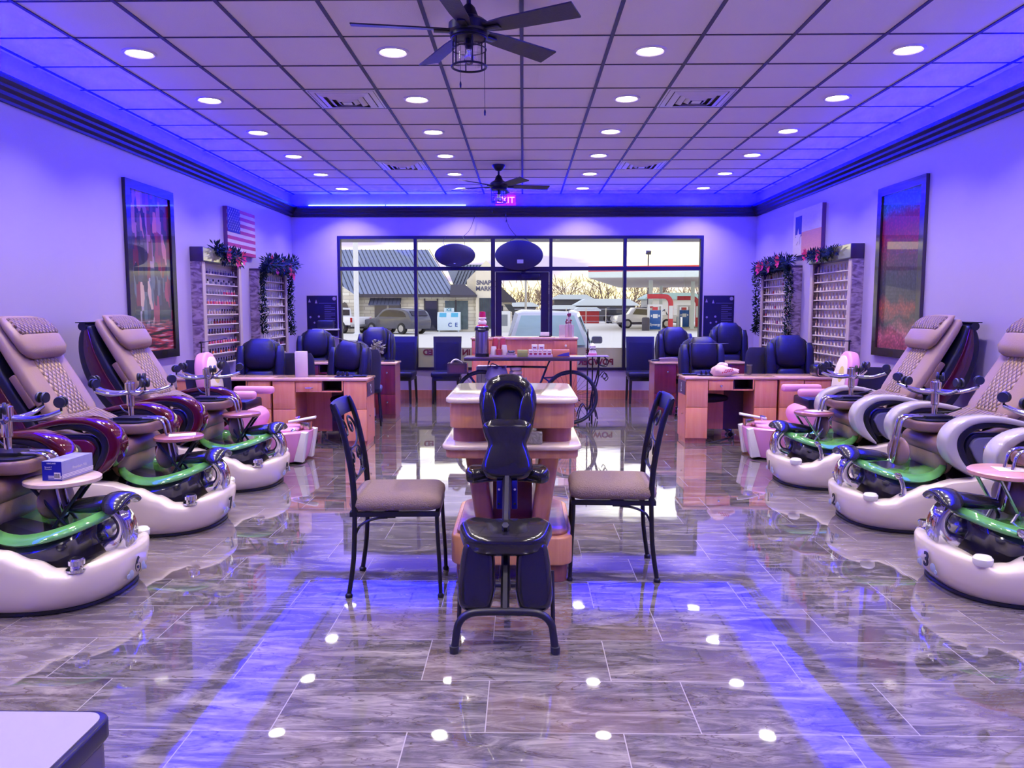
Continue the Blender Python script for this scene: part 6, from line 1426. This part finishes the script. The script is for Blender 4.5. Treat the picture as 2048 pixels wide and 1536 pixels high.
obj('body', MB().prism([(-.0, .12), (-.0, 1.0), (.25, 1.42), (.95, 1.42), (.95, .12)], -.82, .82, 'YZ'), icb, t); obj('legs', MB().bb(-.75, -.65, .1, .2, 0, .12).bb(.65, .75, .1, .2, 0, .12), icb, t)
for x in (-.42, .42): obj('door_label', MB().box((x, .115, 1.22), (.5, .01, .34), (-math.radians(30), 0, 0)), icc, t)
for x, c in ((.1, 'C'), (.55, 'E')): text('lettering', c, mat('ice_letter_blue', S(60, 90, 170), .5), t, (x, -.01, .5), (PI/2, 0, 0), .4, .005, bold=.01)
obj('topper', MB().bb(-.36, .36, .35, .45, 1.44, 1.72), icb, t); text('lettering', 'ICE', mat('ice_letter_teal', S(60, 150, 180), .5), t, (0, .34, 1.58), (PI/2, 0, 0), .26, .005, bold=.008)
# light poles
def pole(label, x, y, r, h, m, head=None):
    t = thing('light_pole', label, 'pole', (x, y, G)); obj('shaft', MB().lathe([(r*1.6, 0), (r*1.6, .1), (r, .15), (r, h)], n=14), m, t)
    if head: obj('head', MB().box((0, 0, h+.15), head, (.25, 0, .2), .02), trimg, t)
pole('thick white pole standing in the lot in front of the store roof', -10.35, 48, .16, 8.5, mat('pole_white', S(226, 228, 230), .5))
pole('tall lamp post with square head above the gas station canopy', 14.45, 90, .07, 8.0, trimg, (.55, .3, .42))
pole('pale pole standing behind the glass door by the annex', .22, 62, .09, 4.2, mat('pole_pale', S(200, 196, 184), .6))
# ---- vehicles
glassd = mat('car_glass', S(14, 16, 22), .08, coat=.5); tyre = mat('tyre', (.02, .02, .022), .7); hubm = mat('alloy', S(170, 170, 176), .3, metal=.7); lamp_r = mat('tail_lamp', S(190, 30, 40), .3)
def wheels(t, pts, r, w):
    for x, y in pts:
        o = obj('wheel', MB().lathe([(.001, -w/2), (r*.96, -w/2), (r, -w/2+.03), (r, w/2-.03), (r*.96, w/2), (.001, w/2)], (x, y, r), 24, (PI/2, 0, 0)), tyre, t); obj('hubcap', MB().lathe([(.001, -w/2-.012), (r*.6, -w/2-.008), (r*.6, w/2+.008), (.001, w/2+.012)], (x, y, r), 20, (PI/2, 0, 0)), hubm, o)
def pickup(label, loc, rz, col, scale=1.0):
    t = thing('pickup_truck', label, 'truck', loc, rz, None); m = mat('truck_paint_white', col, .3, coat=.8)
    obj('cab', MB().prism([(-.35, .55), (-.35, 1.05), (-.15, 1.72), (1.05, 1.78), (1.45, 1.20), (2.55, 1.08), (2.65, .75), (2.6, .5)], -.92, .92, 'XZ', bev=.06), m, t, angle=50)
    obj('bed', MB().bb(-2.6, -.32, -.92, .92, .55, 1.12, .04), m, t, angle=50); obj('side_window', MB().prism([(-.2, 1.12), (-.08, 1.62), (1.0, 1.67), (1.30, 1.2)], -.935, .935, 'XZ'), glassd, t); obj('rear_window', MB().bb(-.34, -.24, -.7, .7, 1.2, 1.6), glassd, t)
    obj('bumper', MB().bb(-2.72, -2.58, -.85, .85, .45, .62, .02).bb(2.55, 2.70, -.85, .85, .42, .62, .02), hubm, t)
    for s in (-1, 1): obj('tail_lamp', MB().bb(-2.62, -2.58, s*.80-.08, s*.80+.08, .75, 1.05), lamp_r, t)
    wheels(t, [(-1.7, -.82), (-1.7, .82), (1.75, -.82), (1.75, .82)], .40, .26); obj('underbody', MB().bb(-2.3, 2.3, -.7, .7, .32, .58), trimg, t); return t
def suv(label, loc, rz, m):
    t = thing('suv', label, 'car', loc, rz)
    obj('body', MB().prism(sp2([(-2.3, .35), (-2.38, .8), (-2.25, 1.15), (-1.95, 1.5), (-1.2, 1.66), (.1, 1.66), (.75, 1.30), (1.1, 1.08), (2.1, .95), (2.35, .7), (2.3, .35)], 3), -.92, .92, 'XZ', bev=.05, seg=3), m, t, angle=60)
    obj('side_window', MB().prism(sp2([(-1.9, 1.12), (-1.7, 1.42), (-1.1, 1.55), (.05, 1.55), (.7, 1.15)], 3), -.93, .93, 'XZ'), glassd, t); obj('windshield', MB().prism([(.25, 1.62), (.95, 1.18), (1.0, 1.16), (.30, 1.64)], -.72, .72, 'XZ'), glassd, t)
    obj('rear_window', MB().prism([(-2.24, 1.2), (-1.98, 1.52), (-2.0, 1.54), (-2.28, 1.22)], -.7, .7, 'XZ'), glassd, t)
    wheels(t, [(-1.45, -.84), (-1.45, .84), (1.45, -.84), (1.45, .84)], .37, .24); return t
pickup('white pickup truck parked by the store, left of the dark suv', (-12.9, 53.9, G), math.radians(138), S(232, 232, 234))
suv('dark grey suv parked in front of the store', (-8.5, 51.8, G), math.radians(142), mat('suv_paint_dark', S(74, 74, 88), .25, coat=.6))
# white car nosed in towards the window
t = thing('white_car', 'white car parked right outside, its windshield facing the window', 'car', (.52, 15.3, G))
wp = mat('car_paint_white', S(226, 226, 226), .25, coat=1, var=.01)
def hull(rows, n=24, p=4.0):
    rs = []
    for y, w, z0, z1 in rows:
        cz, hz = (z0+z1)/2, (z1-z0)/2
        rs.append([(math.copysign(abs(math.cos(2*PI*k/n))**(2/p), math.cos(2*PI*k/n))*w, y, cz+math.copysign(abs(math.sin(2*PI*k/n))**(2/p), math.sin(2*PI*k/n))*hz) for k in range(n)])
    return MB().rings(rs)
obj('body', hull([(-1.05, .55, .35, .62), (-.95, .78, .28, .72), (-.5, .86, .22, .82), (.3, .90, .2, .90), (1.5, .92, .2, .93), (3.0, .92, .2, .95), (3.5, .80, .3, .9), (3.6, .6, .4, .8)]), wp, t, angle=60)
# cabin: ring slices going up
b = MB()
for z, y0, y1, w in ((.86, .15, 3.2, .86),): pass
cab = [[(-.84, .10, .84), (.84, .10, .84), (.88, 1.2, .9), (.86, 3.2, .9), (-.86, 3.2, .9), (-.88, 1.2, .9)], [(-.62, 1.10, 1.50), (.62, 1.10, 1.50), (.70, 1.5, 1.56), (.66, 2.7, 1.52), (-.66, 2.7, 1.52), (-.70, 1.5, 1.56)], [(-.5, 1.25, 1.57), (.5, 1.25, 1.57), (.55, 1.6, 1.61), (.5, 2.5, 1.57), (-.5, 2.5, 1.57), (-.55, 1.6, 1.61)]]
cb = obj('cabin', MB().rings(cab), wp, t, angle=25)
wsm = mat('windshield_glass', S(176, 212, 206), .12, coat=.6, var=.25, vscale=2)
obj('windshield', MB().rings([[(-.73, .135, .895), (.73, .135, .895), (.56, 1.06, 1.475), (-.56, 1.06, 1.475)], [(-.73, .125, .905), (.73, .125, .905), (.56, 1.05, 1.485), (-.56, 1.05, 1.485)]]), wsm, t)
obj('side_window', MB().rings([[(.865, .45, .92), (.865, 1.4, .96), (.72, 1.4, 1.48), (.70, 1.15, 1.46)], [(.88, .45, .92), (.88, 1.4, .96), (.735, 1.4, 1.48), (.715, 1.15, 1.46)]]), wsm, t)
for s in (-1, 1): obj('wing_mirror', MB().box((s*1.0, .55, .99), (.22, .12, .15), None, .04).tube([(s*.84, .60, .94), (s*.94, .56, .96)], .03, 6), mat('mirror_grey', S(130, 134, 146), .3), t)
wheels_ = [(-.80, 0), (.80, 0)]
for s in (-1, 1):
    for y in (-.05, 2.7): obj('wheel', MB().lathe([(.001, -.11), (.30, -.11), (.32, -.08), (.32, .08), (.30, .11), (.001, .11)], (s*.80, y, .32), 24, (0, PI/2, 0)), tyre, t)
text('lettering', 'NAILS', mat('plate_letter', S(150, 150, 140), .5), t, (-.42, .95, 1.47), (math.radians(57), 0, 0), .12, .002) if 0 else None
# ---- gas station
gred = mat('station_red', S(206, 44, 60), .4, coat=.3); gwh = mat('station_white', S(222, 236, 232), .45); gsof = mat('canopy_soffit', S(196, 190, 192), .7)
t = thing('gas_station_canopy', 'red and white gas station canopy on white columns', 'canopy', (8.3, 57.5, G), math.radians(-12))
obj('fascia_red', MB().bb(-3.5, 3.5, 0, 26, 4.42, 4.82), gred, t); obj('fascia_white', MB().bb(-3.5, 3.5, 0, 26, 3.98, 4.42), gwh, t); obj('soffit', MB().bb(-3.45, 3.45, .05, 25.9, 3.94, 3.98), gsof, t)
obj('fascia_side', MB().bb(3.5, 9.5, 0.02, 26, 4.42, 4.82), gred, t); obj('fascia_side_white', MB().bb(3.5, 9.5, 0.02, 26, 3.98, 4.42), gwh, t); obj('soffit_side', MB().bb(3.5, 9.4, .1, 25.9, 3.94, 3.98), gsof, t)
for k, (x, y) in enumerate(((.9, 5), (4.2, 8.5), (1.2, 20), (5.2, 22), (7.6, 12))):
    p_ = obj('column', MB().bb(x-.16, x+.16, y-.16, y+.16, 0, 3.94), gwh, t)
    if k == 0: obj('red_band', MB().bb(x-.22, x+.22, y-.22, y+.22, .95, 1.25).bb(x-.22, x+.22, y-.22, y+.22, 1.75, 2.0), gred, p_)
pblue = mat('pump_blue', S(34, 92, 170), .35, var=.1); pwh = mat('pump_white', S(228, 232, 236), .4)
def pump(label, x, y, rz, txt=False):
    t = thing('fuel_pump', label, 'fuel pump', (x, y, G), rz, 'fuel pumps')
    obj('cabinet', MB().bb(-.42, .42, -.25, .25, .08, 1.55, .03), pblue, t); obj('side_frame', MB().bb(-.54, -.43, -.28, .28, 0, 1.85).bb(.43, .54, -.28, .28, 0, 1.85).bb(-.54, .54, -.28, .28, 1.85, 2.0), pwh, t)
    obj('display', MB().bb(-.18, .18, -.27, -.25, .95, 1.25).bb(-.34, -.24, -.27, -.25, 1.05, 1.2).bb(.24, .34, -.27, -.25, 1.05, 1.2), pwh, t); obj('topper', MB().bb(-.2, .2, -.2, .2, 1.56, 1.8), gred, t)
    if txt: text('lettering', 'Synergy', pwh, t, (0, -.255, .45), (PI/2, 0, 0), .26, .004, bold=.006)
    c = [(-.6, 2.62), (.55, 2.62), (.95, 2.55), (1.18, 2.25), (1.22, 1.8), (1.22, .9), (1.22, .05)]
    ar = obj('arch', MB().ribbon(c, [.36, .36, .36, .36, .36, .36, .36], -.12, .12, bev=.02), gred, t, angle=50); obj('arch_sign', MB().bb(1.06, 1.38, -.125, -.12, .9, 1.9), pwh, ar)
    obj('island', MB().bb(-1.0, 1.8, -.6, .6, 0, .08), mat('island_concrete', S(170, 170, 160), .8), t)
pump('nearest blue fuel pump under a red arch, at the left of the row', 10.2, 60, 0, True); pump('second blue fuel pump under a red arch, middle of the row', 14.3, 69, 0); pump('third blue fuel pump under a red arch, farthest of the row', 18.9, 80, 0)
pickup('white pickup truck at the fuel pumps behind the white column', (10.6, 67.5, G), math.radians(186), S(232, 232, 234))
tag(obj('trash_bin', MB().lathe([(.28, 0), (.30, .9), (.25, 1.0), (.001, 1.02)], (9.35, 59.0, G), 16), trimg), 'round dark bin beside the white canopy column', 'bin')
for k, (x, lb) in enumerate(((11.95, 'grey bollard right of the nearest fuel pump'), (12.25, 'slim steel bollard right of the nearest fuel pump'), (15.6, 'grey bollard between the second and third fuel pumps'))):
    tag(obj('bollard', MB().lathe([(.09, 0), (.09, 1.0), (.07, 1.05), (.001, 1.06)], (x, 60 if k < 2 else 68, G), 12), steel if k else mat('bollard_grey', S(140, 150, 150), .5)), lb, 'bollard', 'bollards by the fuel pumps')
# ---- sheds and machines behind a wire fence
def shed(label, x, y, w, h, d, rm, wm, ov=.5):
    t = thing('shed', label, 'shed', (x, y, G)); obj('wall', MB().bb(-w/2, w/2, 0, d, 0, h), wm, t)
    obj('roof', MB().prism([(-w/2-ov, h-.1), (-w/2+w*.12, h+w*.09), (w/2-w*.12, h+w*.09), (w/2+ov, h-.1), (w/2+ov, h-.22), (-w/2-ov, h-.22)], -ov, d+ov, 'XZ'), rm, t)
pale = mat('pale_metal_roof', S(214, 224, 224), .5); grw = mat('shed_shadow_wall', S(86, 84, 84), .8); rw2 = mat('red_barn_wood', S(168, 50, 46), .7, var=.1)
shed('open shed with pale flat roof behind the fence, left of the trees', 7.2, 113, 5.2, 3.3, 4, pale, grw); shed('long low shed with pale roof behind the red shed', 11.2, 104, 7.6, 2.35, 5, pale, grw); shed('low pale roofed shed left of the red shed', 5.2, 100, 3.0, 1.9, 3, pale, grw)
shed('small red wooden shed behind the wire fence', 7.5, 90, 2.7, 1.65, 2.5, pale, rw2, .2); shed('pale green roofed shed behind the fuel pumps', 20.2, 104, 7, 3.2, 6, mat('green_metal_roof', S(160, 190, 180), .5), mat('cream_siding', S(210, 206, 196), .7))
shed('low pale roofed shed seen through the glass door', -.4, 104, 4.2, 2.2, 5, pale, grw)
def tractor(label, x, y, s=1.0, m=None):
    t = thing('farm_machine', label, 'farm machine', (x, y, G), .3, 'machines behind the fence'); m = m or mat('machine_dark', S(50, 52, 56), .6)
    obj('body', MB().bb(-.3*s, 1.5*s, -.4*s, .4*s, .6*s, 1.2*s, .08).bb(-.8*s, .1*s, -.5*s, .5*s, .8*s, 1.9*s, .1), m, t); wheels(t, [(-.5*s, -.6*s), (-.5*s, .6*s), (1.1*s, -.5*s), (1.1*s, .5*s)], .55*s, .25*s)
    obj('boom', MB().tube([(1.4*s, 0, 1.0*s), (2.2*s, 0, 1.6*s), (2.9*s, 0, .5*s)], .08*s, 6), m, t)
tractor('dark farm machine behind the fence, right of the red shed', 10.6, 90, 1.0); tractor('dark farm machine behind the fence near the window mullion', 14.6, 91, 1.0); tractor('small dark farm machine behind the fence left of the red shed', 3.6, 92, .8); tractor('dark farm machine behind the fence seen through the door', .6, 92, .8)
t = thing('wire_fence', 'wire fence on steel posts along the far edge of the lot', 'fence', (0, 86, G))
for k in range(16): obj('post', MB().tube([(-4+2.2*k, 0, 0), (-4+2.2*k, 0, 1.75)], .05, 6), steel, t)
b = MB()
for z in (.3, .9, 1.65): b.tube([(-5, 0, z), (31, 0, z)], .02, 4)
obj('rails', b, steel, t)
# ---- bare trees
bark = mat('bare_branch', S(128, 108, 92), .9, var=.2); twig = mat('twig_haze', S(150, 128, 104), .9, var=.3)
def tree(label, x, y, h, seed, name='bare_tree'):
    rng = random.Random(seed); t = thing(name, label, 'tree', (x, y, G), 0, 'bare trees on the skyline'); b = MB(); tw_ = MB()
    def grow(p, d, l, r, n):
        q = p+d*l; (b if n > 1 else tw_).tube([p, (p+q)/2+Vector((rng.gauss(0, 1), rng.gauss(0, 1), 0))*l*.05, q], lambda u: r*(1-.45*u), 4 if n < 3 else 6, cap=False)
        if n <= 0: return
        for _ in range(3 if n > 1 else 4):
            dd = (d+Vector((rng.gauss(0, .55), rng.gauss(0, .55), rng.gauss(.12, .3)))).normalized(); grow(p+d*l*rng.uniform(.55, 1), dd, l*rng.uniform(.6, .82), r*.55, n-1)
    grow(Vector((0, 0, 0)), Vector((0, 0, 1)), h*.33, h*.032, 5)
    obj('trunk', b, bark, t); obj('twigs', tw_, twig, t)
tree('tall spreading bare tree behind the open shed', 7.6, 122, 8.8, 3); tree('dense bare tree right of the tall one, beside the window mullion', 12.6, 122, 9.4, 5); tree('bare tree behind the white canopy column', 17.5, 124, 8.0, 8)
tree('small bare tree seen through the upper part of the glass door', 1.6, 125, 6.5, 11); tree('bare tree behind the second fuel pump', 23.0, 128, 8.0, 14); tree('bare tree behind the right end of the canopy', 29.0, 126, 8.5, 17); tree('smaller bare tree at the left of the pane beside the door', 3.2, 126, 6.5, 21)
tl = MB(); rng = random.Random(2)
for k in range(2600):
    x = rng.uniform(-8, 46); z = abs(rng.gauss(0, 2.2)); y = rng.uniform(130, 138); a = rng.gauss(0, .5); l = rng.uniform(.8, 2.0)
    tl.tube([(x, y, G+z), (x+l*math.sin(a), y, G+z+l*math.cos(a))], .05, 3, cap=False)
tag(obj('brush_line', tl, twig), 'hazy line of bare brush along the horizon behind the sheds', 'brush', None, 'stuff')
